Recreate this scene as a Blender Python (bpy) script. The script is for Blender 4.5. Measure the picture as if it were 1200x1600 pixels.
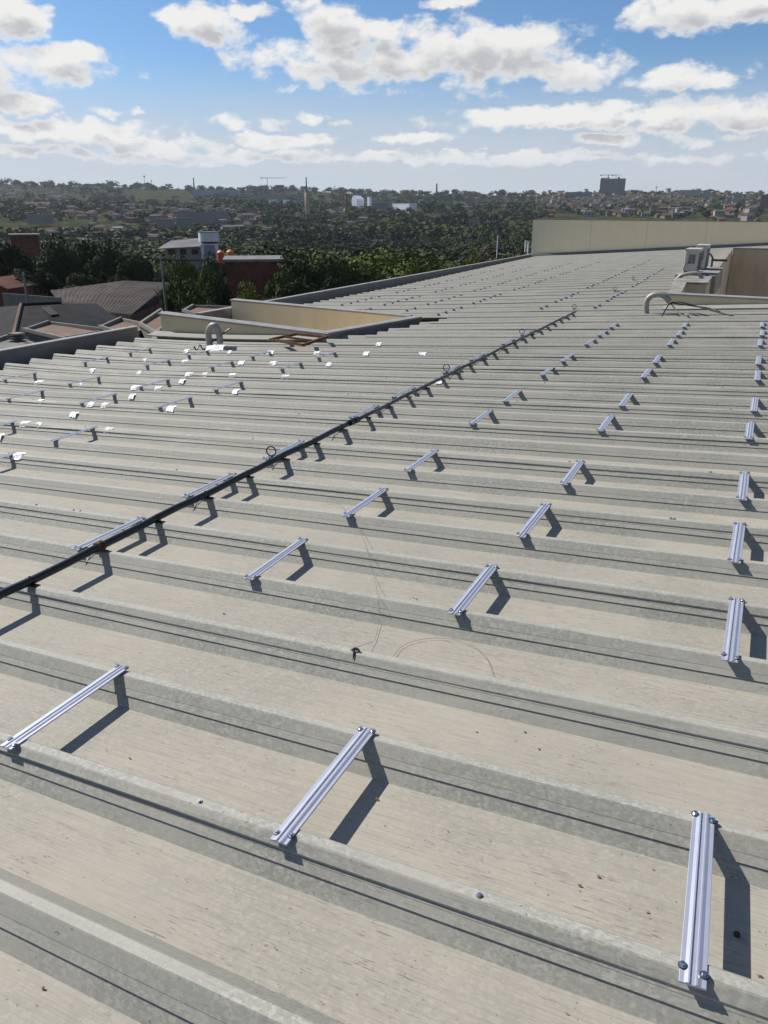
import bpy, bmesh, math, random
import numpy as np
from mathutils import Vector, Matrix

random.seed(7)
rng = np.random.default_rng(7)
scene = bpy.context.scene
for o in list(bpy.data.objects):
    bpy.data.objects.remove(o, do_unlink=True)
COL = scene.collection

# ------------------------------------------------------------------ camera
FPX = 1170.4                       # focal length in pixels of the 1200x1600 photograph
CAM = np.array([-0.10333, 0.0, 1.58659])
RW = np.array([[0.899793, 0.436317, 0.0],
               [-0.161779, 0.333629, 0.928719],
               [-0.405216, 0.835655, -0.370784]])      # rows: right, up, forward
cd = bpy.data.cameras.new('camera')
cam = bpy.data.objects.new('camera', cd)
COL.objects.link(cam)
cd.sensor_fit = 'VERTICAL'
cd.sensor_height = 36.0
cd.lens = 36.0 * FPX / 1600.0
cd.clip_start = 0.05
cd.clip_end = 30000
mw = Matrix.Identity(4)
for i in range(3):
    mw[i][0] = RW[0][i]; mw[i][1] = RW[1][i]; mw[i][2] = -RW[2][i]; mw[i][3] = CAM[i]
cam.matrix_world = mw
scene.camera = cam

# ------------------------------------------------------------------ sun direction
TILT = math.radians(3.7262)        # the roof falls towards -X
Wm = np.array([[math.cos(TILT), 0, -math.sin(TILT)], [0, 1, 0], [math.sin(TILT), 0, math.cos(TILT)]])
sd = Wm @ np.array([-1.02, 0.10, 1.0]); sd /= np.linalg.norm(sd)     # towards the sun
SUN_EL = math.asin(sd[2]); SUN_AZ = math.atan2(sd[0], sd[1])
sl = bpy.data.lights.new('sun', 'SUN'); sl.energy = 5.0; sl.angle = math.radians(0.53); sl.color = (1.0, 0.955, 0.89)
so = bpy.data.objects.new('sun', sl); COL.objects.link(so)
so.rotation_mode = 'QUATERNION'
so.rotation_quaternion = Vector(sd).to_track_quat('Z', 'Y')
so.location = (0, 0, 60)

scene.view_settings.view_transform = 'Standard'
scene.view_settings.look = 'None'
scene.view_settings.gamma = 1.0
scene.view_settings.exposure = 0.32
scene.view_settings.use_curve_mapping = False
scene.render.film_transparent = False
scene.cycles.volume_bounces = 1
scene.cycles.volume_step_rate = 4

# ------------------------------------------------------------------ pixel helpers (photo pixel -> place)
def ray(px, py):
    return RW.T @ np.array([(px - 600) / FPX, (800 - py) / FPX, 1.0])
def at_z(px, py, z):
    d = ray(px, py); return CAM + d * ((z - CAM[2]) / d[2])
def at_y(px, py, y):
    d = ray(px, py); return CAM + d * (y / d[1])
def at_d(px, py, dist):
    d = ray(px, py); return CAM + d * (dist / math.hypot(d[0], d[1]))
def depth(p):
    return float(RW[2] @ (np.array(p) - CAM))

# ------------------------------------------------------------------ node helpers
class NT:
    def __init__(s, tree): s.t = tree; s.n = tree.nodes; s.l = tree.links
    def new(s, typ, **kw):
        nd = s.n.new(typ)
        for k, v in kw.items(): setattr(nd, k, v)
        return nd
    def put(s, sock, v):
        if isinstance(v, bpy.types.NodeSocket): s.l.new(v, sock)
        elif v is not None: sock.default_value = v
    def math(s, op, a, b=None, c=None, clamp=False):
        nd = s.new('ShaderNodeMath', operation=op, use_clamp=clamp)
        s.put(nd.inputs[0], a); s.put(nd.inputs[1], b); s.put(nd.inputs[2], c)
        return nd.outputs[0]
    def vmath(s, op, a, b=None):
        nd = s.new('ShaderNodeVectorMath', operation=op)
        s.put(nd.inputs[0], a); s.put(nd.inputs[1], b)
        return nd.outputs[0]
    def comb(s, x, y, z=0.0):
        nd = s.new('ShaderNodeCombineXYZ'); s.put(nd.inputs[0], x); s.put(nd.inputs[1], y); s.put(nd.inputs[2], z)
        return nd.outputs[0]
    def noise(s, vec, scale=1.0, detail=4.0, rough=0.55, dist=0.0, dims='3D'):
        nd = s.new('ShaderNodeTexNoise', noise_dimensions=dims)
        s.put(nd.inputs['Vector'], vec); nd.inputs['Scale'].default_value = scale
        nd.inputs['Detail'].default_value = detail; nd.inputs['Roughness'].default_value = rough
        nd.inputs['Distortion'].default_value = dist
        return nd.outputs[0]
    def ramp(s, v, lo, hi, a=0.0, b=1.0, smooth=True):
        nd = s.new('ShaderNodeMapRange'); nd.interpolation_type = 'SMOOTHSTEP' if smooth else 'LINEAR'
        s.put(nd.inputs[0], v); s.put(nd.inputs[1], lo); s.put(nd.inputs[2], hi); s.put(nd.inputs[3], a); s.put(nd.inputs[4], b)
        return nd.outputs[0]
    def mix(s, f, a, b, blend='MIX'):
        nd = s.new('ShaderNodeMix', data_type='RGBA', blend_type=blend)
        s.put(nd.inputs[0], f)
        for sock, v in ((nd.inputs[6], a), (nd.inputs[7], b)):
            if isinstance(v, (tuple, list)): v = (*v[:3], 1.0)
            s.put(sock, v)
        return nd.outputs[2]

# ------------------------------------------------------------------ world: daylight sky with broken cumulus
world = bpy.data.worlds.new('World'); scene.world = world; world.use_nodes = True
w = NT(world.node_tree); w.n.clear()
sky = w.new('ShaderNodeTexSky', sky_type='NISHITA'); sky.sun_disc = False
sky.sun_elevation = SUN_EL; sky.sun_rotation = SUN_AZ
sky.altitude = 600; sky.air_density = 1.0; sky.dust_density = 0.6; sky.ozone_density = 1.6
tc = w.new('ShaderNodeTexCoord')
sep = w.new('ShaderNodeSeparateXYZ'); w.l.new(tc.outputs['Generated'], sep.inputs[0])
DEG = 57.29578
az = w.math('MULTIPLY', w.math('ARCTAN2', sep.outputs[0], sep.outputs[1]), DEG)
el = w.math('MULTIPLY', w.math('ARCSINE', sep.outputs[2]), DEG)
# cloud banks of the photograph: centre x,y and half sizes in photo pixels
CL = [(600, 98, 235, 46), (740, 88, 190, 62), (880, 108, 120, 34), (95, 100, 120, 40), (-10, 125, 70, 44), (322, 36, 70, 36), (395, 14, 50, 18),
      (500, 22, 66, 36), (575, 48, 90, 26), (1090, 18, 130, 40), (1190, 10, 90, 34), (1062, 124, 95, 26), (940, 180, 310, 22), (1120, 182, 190, 34),
      (100, 203, 170, 20), (250, 226, 140, 14), (60, 236, 170, 14), (430, 222, 90, 16), (352, 192, 32, 12), (425, 190, 30, 9), (474, 184, 18, 9),
      (524, 190, 14, 8), (644, 217, 70, 12), (450, 140, 16, 9), (700, 6, 60, 14), (950, 220, 70, 12), (1112, 218, 80, 14), (1190, 98, 26, 14),
      (163, 176, 26, 9), (212, 176, 18, 8), (20, 160, 62, 18), (10, 20, 62, 38), (700, 246, 380, 11), (1000, 248, 240, 10), (300, 244, 300, 12)]
blobs = []
for (bx, by, rx, ry) in CL:
    c = ray(bx, by); a0 = math.degrees(math.atan2(c[0], c[1])); e0 = math.degrees(math.asin(c[2] / np.linalg.norm(c)))
    c2 = ray(bx + rx, by); a1 = math.degrees(math.atan2(c2[0], c2[1]))
    c3 = ray(bx, by - ry); e1 = math.degrees(math.asin(c3[2] / np.linalg.norm(c3)))
    small = rx < 40
    blobs.append((a0, e0, abs(a1 - a0) * (1.5 if small else 1), abs(e1 - e0) * (1.5 if small else 1), 0.45 if small else (0.8 if ry < 18 else 1.0)))
ctr = ray(600, 150); AZC = math.degrees(math.atan2(ctr[0], ctr[1]))
def density(azs, els, amp=2.1):
    acc = None
    wv = w.comb(azs, w.math('MULTIPLY', els, 1.6), 9.1)
    azb = w.math('ADD', azs, w.math('MULTIPLY', w.math('SUBTRACT', w.noise(wv, 0.28, 4.0, 0.6), 0.5), 4.5))
    elb = w.math('ADD', els, w.math('MULTIPLY', w.math('SUBTRACT', w.noise(w.vmath('ADD', wv, (31.0, 7.0, 5.0)), 0.38, 4.0, 0.6), 0.5), 1.9))
    for (a0, e0, ra, re, gain) in blobs:
        dx = w.math('MULTIPLY', w.math('SUBTRACT', azb, a0), 1.0 / ra)
        dy = w.math('MULTIPLY', w.math('SUBTRACT', elb, e0), 1.0 / re)
        q = w.math('SUBTRACT', gain, w.math('ADD', w.math('MULTIPLY', dx, dx), w.math('MULTIPLY', dy, dy)))
        acc = q if acc is None else w.math('MAXIMUM', acc, q)
    acc = w.math('MAXIMUM', acc, -1.2)
    # outside the part in view: the same kind of broken cumulus, from noise alone
    sp = w.math('DIVIDE', 1.0, w.math('ADD', w.math('MAXIMUM', w.math('SINE', w.math('DIVIDE', els, DEG)), 0.0), 0.10))
    ar = w.math('DIVIDE', azs, DEG)
    pv = w.comb(w.math('MULTIPLY', w.math('SINE', ar), sp), w.math('MULTIPLY', w.math('COSINE', ar), sp), 0.0)
    gl = w.math('MULTIPLY', w.math('SUBTRACT', w.noise(pv, 0.9, 3.0, 0.5), 0.585), 9.0)
    win = w.math('MAXIMUM', w.ramp(w.math('ABSOLUTE', w.math('SUBTRACT', azs, AZC)), 30.0, 38.0), w.ramp(els, 16.5, 21.0))
    acc = w.math('ADD', w.math('MULTIPLY', acc, w.math('SUBTRACT', 1.0, win)), w.math('MULTIPLY', gl, win))
    nv = w.comb(azs, w.math('MULTIPLY', els, 1.7), 3.7)
    n1 = w.noise(nv, 0.42, 7.0, 0.55, 0.15)
    return w.math('ADD', w.math('MULTIPLY', acc, 0.60), w.math('MULTIPLY', w.math('SUBTRACT', n1, 0.52), amp)), n1
d1, n1 = density(az, el)
d2, _ = density(w.math('SUBTRACT', az, 0.4), w.math('ADD', el, 1.0), 0.9)
alpha = w.ramp(d1, -0.12, 0.40)
shade = w.ramp(d2, 0.08, 0.62)
under = w.math('MULTIPLY', w.math('MULTIPLY', shade, w.ramp(d1, 0.1, 0.55)), 0.92)
ccol = w.mix(under, (10.6, 10.5, 10.3), (5.9, 6.0, 6.4))
# thin milky layer low above the horizon
low = w.math('MULTIPLY', w.ramp(el, 10.0, 3.2, 0.0, 0.97), w.ramp(w.noise(w.comb(w.math('MULTIPLY', az, 0.35), w.math('MULTIPLY', el, 2.2), 1.0), 0.5, 5.0, 0.6), 0.25, 0.7, 0.72, 1.0))
skyc = w.mix(1.0, sky.outputs[0], (0.80, 1.06, 1.32), 'MULTIPLY')
base = w.mix(low, skyc, (7.0, 7.5, 8.3))
above = w.ramp(el, -0.5, 0.8)
fcol = w.mix(w.math('MULTIPLY', w.math('MULTIPLY', alpha, w.ramp(el, 1.2, 5.0, 0.25, 1.0)), above), base, ccol)
bg = w.new('ShaderNodeBackground'); bg.inputs['Strength'].default_value = 0.066
w.l.new(fcol, bg.inputs['Color'])
wo = w.new('ShaderNodeOutputWorld'); w.l.new(bg.outputs[0], wo.inputs['Surface'])

# ------------------------------------------------------------------ materials
def material(name):
    m = bpy.data.materials.new(name); m.use_nodes = True
    t = NT(m.node_tree); b = m.node_tree.nodes['Principled BSDF']
    g = t.new('ShaderNodeNewGeometry')
    return m, t, b, g.outputs['Position']
def bump(t, b, h, strength=0.3, dist=0.01):
    nd = t.new('ShaderNodeBump'); nd.inputs['Strength'].default_value = strength; nd.inputs['Distance'].default_value = dist
    t.l.new(h, nd.inputs['Height']); t.l.new(nd.outputs[0], b.inputs['Normal'])
def plain(name, c, rough=0.7, metal=0.0, var=0.15, scale=6.0, c2=None, bmp=0.0, dirt=0.0):
    m, t, b, P = material(name)
    n = t.noise(P, scale, 6.0, 0.6)
    a = tuple(x * (1 - var) for x in c); d = tuple(min(1, x * (1 + var)) for x in c) if c2 is None else c2
    colr = t.mix(t.ramp(n, 0.3, 0.7), a, d)
    if dirt:
        n2 = t.noise(P, scale * 0.23, 5.0, 0.7)
        colr = t.mix(t.math('MULTIPLY', t.ramp(n2, 0.5, 0.72), dirt), colr, tuple(x * 0.45 for x in c))
    t.l.new(colr, b.inputs['Base Color'])
    b.inputs['Roughness'].default_value = rough; b.inputs['Metallic'].default_value = metal
    if rough >= 0.79: b.inputs['Specular IOR Level'].default_value = 0.08
    if bmp: bump(t, b, n, bmp)
    return m
M = {}
def zinc(name, base, tint, rough, metal, dusty):
    m, t, b, P = material(name)
    sx = t.new('ShaderNodeSeparateXYZ'); t.l.new(P, sx.inputs[0])
    vo = t.new('ShaderNodeTexVoronoi'); t.l.new(P, vo.inputs['Vector']); vo.inputs['Scale'].default_value = 70.0
    sv = t.new('ShaderNodeSeparateColor'); t.l.new(vo.outputs['Color'], sv.inputs[0])
    fine = t.noise(t.vmath('MULTIPLY', P, (0.55, 1.0, 1.0)), 120.0, 3.0, 0.7)
    big = t.noise(P, 1.7, 5.0, 0.6)
    # streaks that run with the ribs, left by water
    stv = t.comb(t.math('MULTIPLY', sx.outputs[0], 1.6), t.math('MULTIPLY', sx.outputs[1], 42.0), t.math('MULTIPLY', sx.outputs[2], 42.0))
    st = t.noise(stv, 1.0, 5.0, 0.65, 0.3)
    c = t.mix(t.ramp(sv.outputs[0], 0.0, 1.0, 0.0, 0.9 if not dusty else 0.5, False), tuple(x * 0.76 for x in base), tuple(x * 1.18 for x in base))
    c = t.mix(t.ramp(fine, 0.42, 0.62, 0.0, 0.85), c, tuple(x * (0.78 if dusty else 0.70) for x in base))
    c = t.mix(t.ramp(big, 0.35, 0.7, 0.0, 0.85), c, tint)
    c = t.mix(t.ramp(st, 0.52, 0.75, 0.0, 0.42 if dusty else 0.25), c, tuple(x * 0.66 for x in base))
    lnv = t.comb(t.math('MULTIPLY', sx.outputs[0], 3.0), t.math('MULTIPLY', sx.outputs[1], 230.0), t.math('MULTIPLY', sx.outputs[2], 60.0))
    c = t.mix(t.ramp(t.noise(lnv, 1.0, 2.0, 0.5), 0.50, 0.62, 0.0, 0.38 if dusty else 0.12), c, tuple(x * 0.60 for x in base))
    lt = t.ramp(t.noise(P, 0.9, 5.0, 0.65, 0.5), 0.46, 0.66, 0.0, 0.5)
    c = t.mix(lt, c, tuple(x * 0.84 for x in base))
    # short dark scratches and specks in patches
    scv = t.comb(t.math('MULTIPLY', sx.outputs[0], 16.0), t.math('MULTIPLY', sx.outputs[1], 190.0), t.math('MULTIPLY', sx.outputs[2], 60.0))
    sc = t.math('MULTIPLY', t.ramp(t.noise(scv, 1.0, 2.0, 0.5, 0.4), 0.62, 0.68), t.ramp(t.noise(P, 2.6, 3.0, 0.6), 0.40, 0.58))
    c = t.mix(t.math('MULTIPLY', sc, 0.62 if dusty else 0.32), c, (0.12, 0.11, 0.095))
    sm = t.math('MULTIPLY', t.ramp(t.noise(P, 4.2, 6.0, 0.7, 0.6), 0.60, 0.80), 0.35)
    c = t.mix(sm, c, (0.17, 0.165, 0.15))
    sp = t.ramp(t.noise(P, 75.0, 1.0, 0.4), 0.735, 0.78, 0.0, 0.7)
    c = t.mix(sp, c, (0.15, 0.10, 0.06))
    t.l.new(c, b.inputs['Base Color'])
    b.inputs['Metallic'].default_value = metal; b.inputs['Specular IOR Level'].default_value = 0.3
    t.l.new(t.ramp(big, 0.3, 0.7, rough - 0.06, rough + 0.08), b.inputs['Roughness'])
    bump(t, b, t.math('ADD', t.math('MULTIPLY', fine, 0.5), st), 0.22 if dusty else 0.1, 0.003)
    return m
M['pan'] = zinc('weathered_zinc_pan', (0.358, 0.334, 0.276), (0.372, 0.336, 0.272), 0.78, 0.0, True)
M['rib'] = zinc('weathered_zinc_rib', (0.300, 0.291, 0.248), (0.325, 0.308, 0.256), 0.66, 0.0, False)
M['crest'] = zinc('weathered_zinc_crest_glint', (0.365, 0.352, 0.300), (0.375, 0.355, 0.300), 0.6, 0.0, False)  # rib zinc lightened along the crest: clean worn edge plus its glint in colour
M['alu'] = plain('extruded_aluminium', (0.45, 0.465, 0.53), 0.45, 0.5, 0.04, 30)
M['steel'] = plain('zinc_plated_steel', (0.55, 0.56, 0.58), 0.28, 1.0, 0.2, 300)
M['brightwhite'] = plain('bright_white_paint', (0.88, 0.88, 0.87), 0.6)
M['rubber'] = plain('black_rubber', (0.02, 0.02, 0.02), 0.6)
M['blackpipe'] = plain('black_polyethylene', (0.012, 0.012, 0.013), 0.38, 0, 0.3, 20)
M['greytube'] = plain('dull_grey_tube', (0.12, 0.115, 0.105), 0.5, 0.5, 0.25, 14)
M['rust'] = plain('rusty_steel', (0.07, 0.036, 0.022), 0.85, 0.1, 0.4, 25, (0.19, 0.10, 0.05), 0.3)
M['rustdark'] = plain('dark_rusted_iron', (0.075, 0.045, 0.03), 0.8, 0.2, 0.4, 60)
M['foil'] = plain('aluminium_foil_tape', (0.86, 0.86, 0.86), 0.5, 0.0, 0.05, 60)
M['wire'] = plain('oxidised_wire', (0.09, 0.085, 0.075), 0.6, 0.6, 0.2, 50)
M['flash'] = plain('painted_grey_flashing', (0.165, 0.155, 0.145), 0.5, 0.2, 0.12, 3, dirt=0.3)
M['cap'] = plain('light_grey_coping', (0.28, 0.265, 0.24), 0.55, 0.1, 0.12, 4, dirt=0.35)
M['capdirty'] = plain('dusty_coping', (0.27, 0.25, 0.22), 0.8, 0, 0.25, 5, dirt=0.7)
M['gutter'] = plain('gutter_metal', (0.05, 0.052, 0.056), 0.6, 0.2, 0.3, 4)
def wallpaint(name, c, streak=0.35):
    m, t, b, P = material(name)
    sx = t.new('ShaderNodeSeparateXYZ'); t.l.new(P, sx.inputs[0])
    v = t.comb(t.math('MULTIPLY', sx.outputs[0], 1.3), t.math('MULTIPLY', sx.outputs[1], 1.3), t.math('MULTIPLY', sx.outputs[2], 0.35))
    n = t.noise(v, 1.6, 6.0, 0.62)
    n2 = t.noise(P, 30.0, 4.0, 0.6)
    col = t.mix(t.ramp(n, 0.35, 0.68, 0.0, streak), c, tuple(x * 0.62 for x in c))
    col = t.mix(t.ramp(n2, 0.3, 0.7, 0.0, 0.15), col, tuple(x * 0.8 for x in c))
    t.l.new(col, b.inputs['Base Color']); b.inputs['Roughness'].default_value = 0.85
    bump(t, b, n2, 0.15, 0.01)
    return m
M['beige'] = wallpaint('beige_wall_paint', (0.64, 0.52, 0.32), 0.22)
M['beigefar'] = wallpaint('pale_beige_paint', (0.88, 0.74, 0.48), 0.10)  # paler tone of the beige wall paint
M['beige2'] = wallpaint('stained_beige_wall_paint', (0.56, 0.44, 0.29), 0.6)
M['yellow'] = wallpaint('cream_yellow_wall_paint', (0.72, 0.61, 0.41), 0.2)
M['acwhite'] = plain('cream_enamel', (0.46, 0.435, 0.38), 0.45, 0, 0.06, 8, dirt=0.3)
M['dark'] = plain('dark_grille', (0.035, 0.035, 0.035), 0.7)
M['brass'] = plain('brass', (0.55, 0.42, 0.16), 0.4, 0.8)
M['lagging'] = plain('grey_insulated_duct', (0.27, 0.255, 0.23), 0.5, 0.15, 0.15, 18, dirt=0.3)
M['white'] = plain('white_paint', (0.62, 0.62, 0.61), 0.6, 0, 0.06, 2, dirt=0.25)
M['asb'] = plain('aged_fibre_cement', (0.068, 0.056, 0.050), 0.9, 0, 0.3, 0.6, dirt=0.5)
M['slate'] = plain('dark_grey_roof', (0.026, 0.025, 0.026), 0.85, 0, 0.3, 0.8, dirt=0.4)
M['slab'] = plain('pinkish_screed', (0.19, 0.135, 0.105), 0.9, 0, 0.15, 1.2, dirt=0.3)
M['conc'] = plain('grey_concrete', (0.20, 0.192, 0.18), 0.9, 0, 0.15, 0.8, dirt=0.5)
M['concl'] = plain('pale_concrete', (0.22, 0.205, 0.18), 0.9, 0, 0.12, 0.8, dirt=0.4)
M['brick'] = plain('red_brick', (0.15, 0.058, 0.04), 0.9, 0, 0.25, 1.5, dirt=0.5)
M['pinkwall'] = plain('pinkish_render', (0.19, 0.125, 0.10), 0.9, 0, 0.2, 1.0, dirt=0.6)
M['terra'] = plain('terracotta_tiles', (0.17, 0.085, 0.058), 0.9, 0, 0.25, 0.3, dirt=0.4)
M['terra2'] = plain('brown_tiles', (0.115, 0.078, 0.062), 0.9, 0, 0.25, 0.3, dirt=0.4)
M['greyroof'] = plain('grey_sheet_roof', (0.17, 0.165, 0.165), 0.8, 0, 0.2, 0.3, dirt=0.3)
M['wallA'] = plain('cream_render', (0.21, 0.175, 0.14), 0.9, 0, 0.15, 0.3)
M['wallB'] = plain('white_render', (0.30, 0.28, 0.26), 0.9, 0, 0.12, 0.3)
M['wallC'] = plain('tan_render', (0.20, 0.145, 0.11), 0.9, 0, 0.15, 0.3)
M['pane'] = plain('window_glass', (0.03, 0.035, 0.04), 0.15, 0, 0.1, 1)
M['red'] = plain('red_enamel', (0.55, 0.06, 0.02), 0.5)
M['orange'] = plain('orange_enamel', (0.60, 0.20, 0.04), 0.5)
M['towerbrown'] = plain('brown_unfinished_concrete', (0.17, 0.135, 0.115), 0.9, 0, 0.12, 0.08)
M['towergrey'] = plain('grey_unfinished_concrete', (0.15, 0.16, 0.165), 0.9, 0, 0.12, 0.08)
M['bluegrey'] = plain('blue_grey_cladding', (0.20, 0.225, 0.26), 0.7, 0, 0.1, 0.05)
M['stack'] = plain('buff_masonry', (0.36, 0.28, 0.19), 0.9, 0, 0.15, 0.2)
M['bark'] = plain('bark', (0.09, 0.065, 0.045), 0.95, 0, 0.3, 3)
def foliage(name, c1, c2, c3, patch=0.09):
    m, t, b, P = material(name)
    isl = m.node_tree.nodes['Geometry'] if 'Geometry' in m.node_tree.nodes else t.new('ShaderNodeNewGeometry')
    oi = t.new('ShaderNodeObjectInfo')
    n = t.noise(P, patch, 3.0, 0.6)
    c = t.mix(t.ramp(n, 0.38, 0.62), c1, c2)
    cn = t.noise(P, 0.075, 1.0, 0.4)
    c = t.mix(t.ramp(cn, 0.38, 0.60), tuple(x * 0.42 for x in c1), c) if name == 'woodland' else c
    c = t.mix(t.math('MULTIPLY', isl.outputs['Random Per Island'], 0.55), c, c3)
    c = t.mix(t.ramp(oi.outputs['Random'], 0.0, 1.0, 0.0, 0.5, False), c, tuple(x * 0.6 for x in c1))
    t.l.new(c, b.inputs['Base Color']); b.inputs['Roughness'].default_value = 0.75
    b.inputs['Specular IOR Level'].default_value = 0.12
    return m
M['leafdark'] = foliage('dark_foliage', (0.017, 0.028, 0.010), (0.032, 0.048, 0.014), (0.055, 0.074, 0.018))
M['leafmid'] = foliage('mid_foliage', (0.040, 0.066, 0.014), (0.085, 0.112, 0.02), (0.14, 0.17, 0.03))
M['leafbright'] = foliage('bright_foliage', (0.075, 0.10, 0.02), (0.11, 0.13, 0.025), (0.15, 0.17, 0.03))
M['leafred'] = foliage('dry_reddish_scrub', (0.10, 0.06, 0.045), (0.13, 0.085, 0.06), (0.10, 0.10, 0.05))
M['woodsdark'] = foliage('woodland_dark', (0.014, 0.024, 0.011), (0.028, 0.040, 0.016), (0.040, 0.052, 0.016), 0.02)
M['woodsbright'] = foliage('woodland_bright', (0.060, 0.088, 0.022), (0.105, 0.135, 0.027), (0.12, 0.14, 0.03), 0.02)
M['woods'] = foliage('woodland', (0.032, 0.056, 0.018), (0.115, 0.150, 0.030), (0.115, 0.135, 0.03), 0.009)
M['dryleaf'] = plain('dry_leaf', (0.26, 0.13, 0.06), 0.9, 0, 0.4, 90)

# ------------------------------------------------------------------ object helpers
def tag(o, label=None, cat=None, group=None, kind=None):
    if label: o['label'] = label
    if cat: o['category'] = cat
    if group: o['group'] = group
    if kind: o['kind'] = kind
    return o
def mesh_obj(name, verts, faces, mats, parent=None, fmat=None, smooth=False, me=None):
    if me is None:
        me = bpy.data.meshes.new(name)
        me.from_pydata([tuple(map(float, v)) for v in verts], [], faces)
        for m in (mats if isinstance(mats, (list, tuple)) else [mats]): me.materials.append(M[m])
        if fmat is not None: me.polygons.foreach_set('material_index', fmat)
        if smooth: me.polygons.foreach_set('use_smooth', [True] * len(me.polygons))
        me.update()
    o = bpy.data.objects.new(name, me); COL.objects.link(o)
    if parent is not None: o.parent = parent
    return o
def empty(name, loc=(0, 0, 0), rot=(0, 0, 0)):
    o = bpy.data.objects.new(name, None); COL.objects.link(o); o.location = loc; o.rotation_euler = rot
    o.empty_display_size = 0.2
    return o
class MB:
    def __init__(s): s.v = []; s.f = []; s.m = []
    def add(s, v, f, m=0):
        n = len(s.v); s.v += [tuple(map(float, p)) for p in v]; s.f += [tuple(i + n for i in q) for q in f]; s.m += [m] * len(f)
    def hexa(s, p, m=0):     # 8 points: bottom 0-3, top 4-7 (same winding)
        s.add(p, [(3, 2, 1, 0), (4, 5, 6, 7), (0, 1, 5, 4), (1, 2, 6, 5), (2, 3, 7, 6), (3, 0, 4, 7)], m)
    def box(s, x0, x1, y0, y1, z0, z1, m=0):
        s.hexa([(x0, y0, z0), (x1, y0, z0), (x1, y1, z0), (x0, y1, z0), (x0, y0, z1), (x1, y0, z1), (x1, y1, z1), (x0, y1, z1)], m)
    def prism(s, poly, z0, z1, m=0):   # poly: list of (x,y) counter clockwise; z may be lists
        n = len(poly)
        za = z0 if isinstance(z0, (list, tuple)) else [z0] * n
        zb = z1 if isinstance(z1, (list, tuple)) else [z1] * n
        v = [(p[0], p[1], a) for p, a in zip(poly, za)] + [(p[0], p[1], b) for p, b in zip(poly, zb)]
        f = [tuple(range(n - 1, -1, -1)), tuple(range(n, 2 * n))] + [(i, (i + 1) % n, n + (i + 1) % n, n + i) for i in range(n)]
        s.add(v, f, m)
    def tube(s, pts, r, n=8, m=0, caps=True):
        pts = [Vector(p) for p in pts]; rr = r if isinstance(r, (list, tuple)) else [r] * len(pts)
        rings = []; up = Vector((0, 0, 1))
        prev = None
        for i, p in enumerate(pts):
            d = (pts[min(i + 1, len(pts) - 1)] - pts[max(i - 1, 0)]).normalized()
            if prev is None:
                a = d.cross(up)
                if a.length < 1e-3: a = d.cross(Vector((1, 0, 0)))
                a.normalize()
            else:
                a = (prev - d * prev.dot(d)).normalized()
            prev = a; b = d.cross(a)
            rings.append([p + (a * math.cos(t) + b * math.sin(t)) * rr[i] for t in [2 * math.pi * k / n for k in range(n)]])
        v = [q for R_ in rings for q in R_]
        f = [(i * n + k, i * n + (k + 1) % n, (i + 1) * n + (k + 1) % n, (i + 1) * n + k) for i in range(len(pts) - 1) for k in range(n)]
        if caps: f += [tuple(range(n - 1, -1, -1)), tuple((len(pts) - 1) * n + k for k in range(n))]
        s.add(v, f, m)
    def cyl(s, x, y, z0, z1, r, n=16, m=0, r1=None):
        r1 = r if r1 is None else r1
        v = [(x + r * math.cos(2 * math.pi * k / n), y + r * math.sin(2 * math.pi * k / n), z0) for k in range(n)] + \
            [(x + r1 * math.cos(2 * math.pi * k / n), y + r1 * math.sin(2 * math.pi * k / n), z1) for k in range(n)]
        f = [(k, (k + 1) % n, n + (k + 1) % n, n + k) for k in range(n)] + [tuple(range(n - 1, -1, -1)), tuple(range(n, 2 * n))]
        s.add(v, f, m)
    def build(s, name, mats, parent=None, smooth=False):
        return mesh_obj(name, s.v, s.f, mats, parent, s.m, smooth)

# ------------------------------------------------------------------ the ribbed roof in its own frame (u along the ribs, v across them)
PITCH = 0.476; V0 = 1.3584; HR = 0.0886; WR = 0.0811; CREST = 0.030
def roofcurve(u, v):
    a = 0.008 * min(1.0, max(0.0, (24 - v) / 11.0))
    return a * max(0.0, -u - 7.5) ** 2
def roofp(u, v, z=0.0):
    return Wm @ np.array([u, v, z + roofcurve(u, v)])
def on_roof(px, py, z=0.0):
    d = Wm.T @ ray(px, py); o = Wm.T @ CAM; zz = z; u = v = 0
    for _ in range(40):
        t = (zz - o[2]) / d[2]; u, v = (o + t * d)[:2]; zz = zz + 0.5 * (z + roofcurve(u, v) - zz)
    return float(u), float(v)
ROT = (0.0, -TILT, 0.0)

# ------------------------------------------------------------------ terrain
SKY_PX = [(-700, 291), (-100, 289), (0, 288), (80, 290), (150, 291), (230, 294), (330, 297), (420, 297), (500, 300), (600, 304), (700, 305), (800, 306), (870, 303), (940, 301), (1040, 301), (1100, 300), (1200, 304), (1500, 304), (2400, 305)]
sk = []
for px, py in SKY_PX:
    d = ray(px, py); sk.append((math.atan2(d[0], d[1]), d[2] / math.hypot(d[0], d[1])))
sk_a = np.array([s[0] for s in sk]); sk_e = np.array([s[1] for s in sk])
PR = np.array([0, 40, 70, 120, 220, 400, 700, 1000, 1400, 2000, 3000, 3600, 9000.])
PZ = np.array([-9, -9, -10, -13, -20, -26, -27, -22, -11, 17, 0, 0, 0.])
def hnoise(x, y):
    return (np.sin(x * 0.011 + 1.3) * np.cos(y * 0.013 - 0.4) + 0.6 * np.sin(x * 0.027 + y * 0.021) + 0.4 * np.sin(x * 0.05 - y * 0.043 + 2.0))
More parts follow.
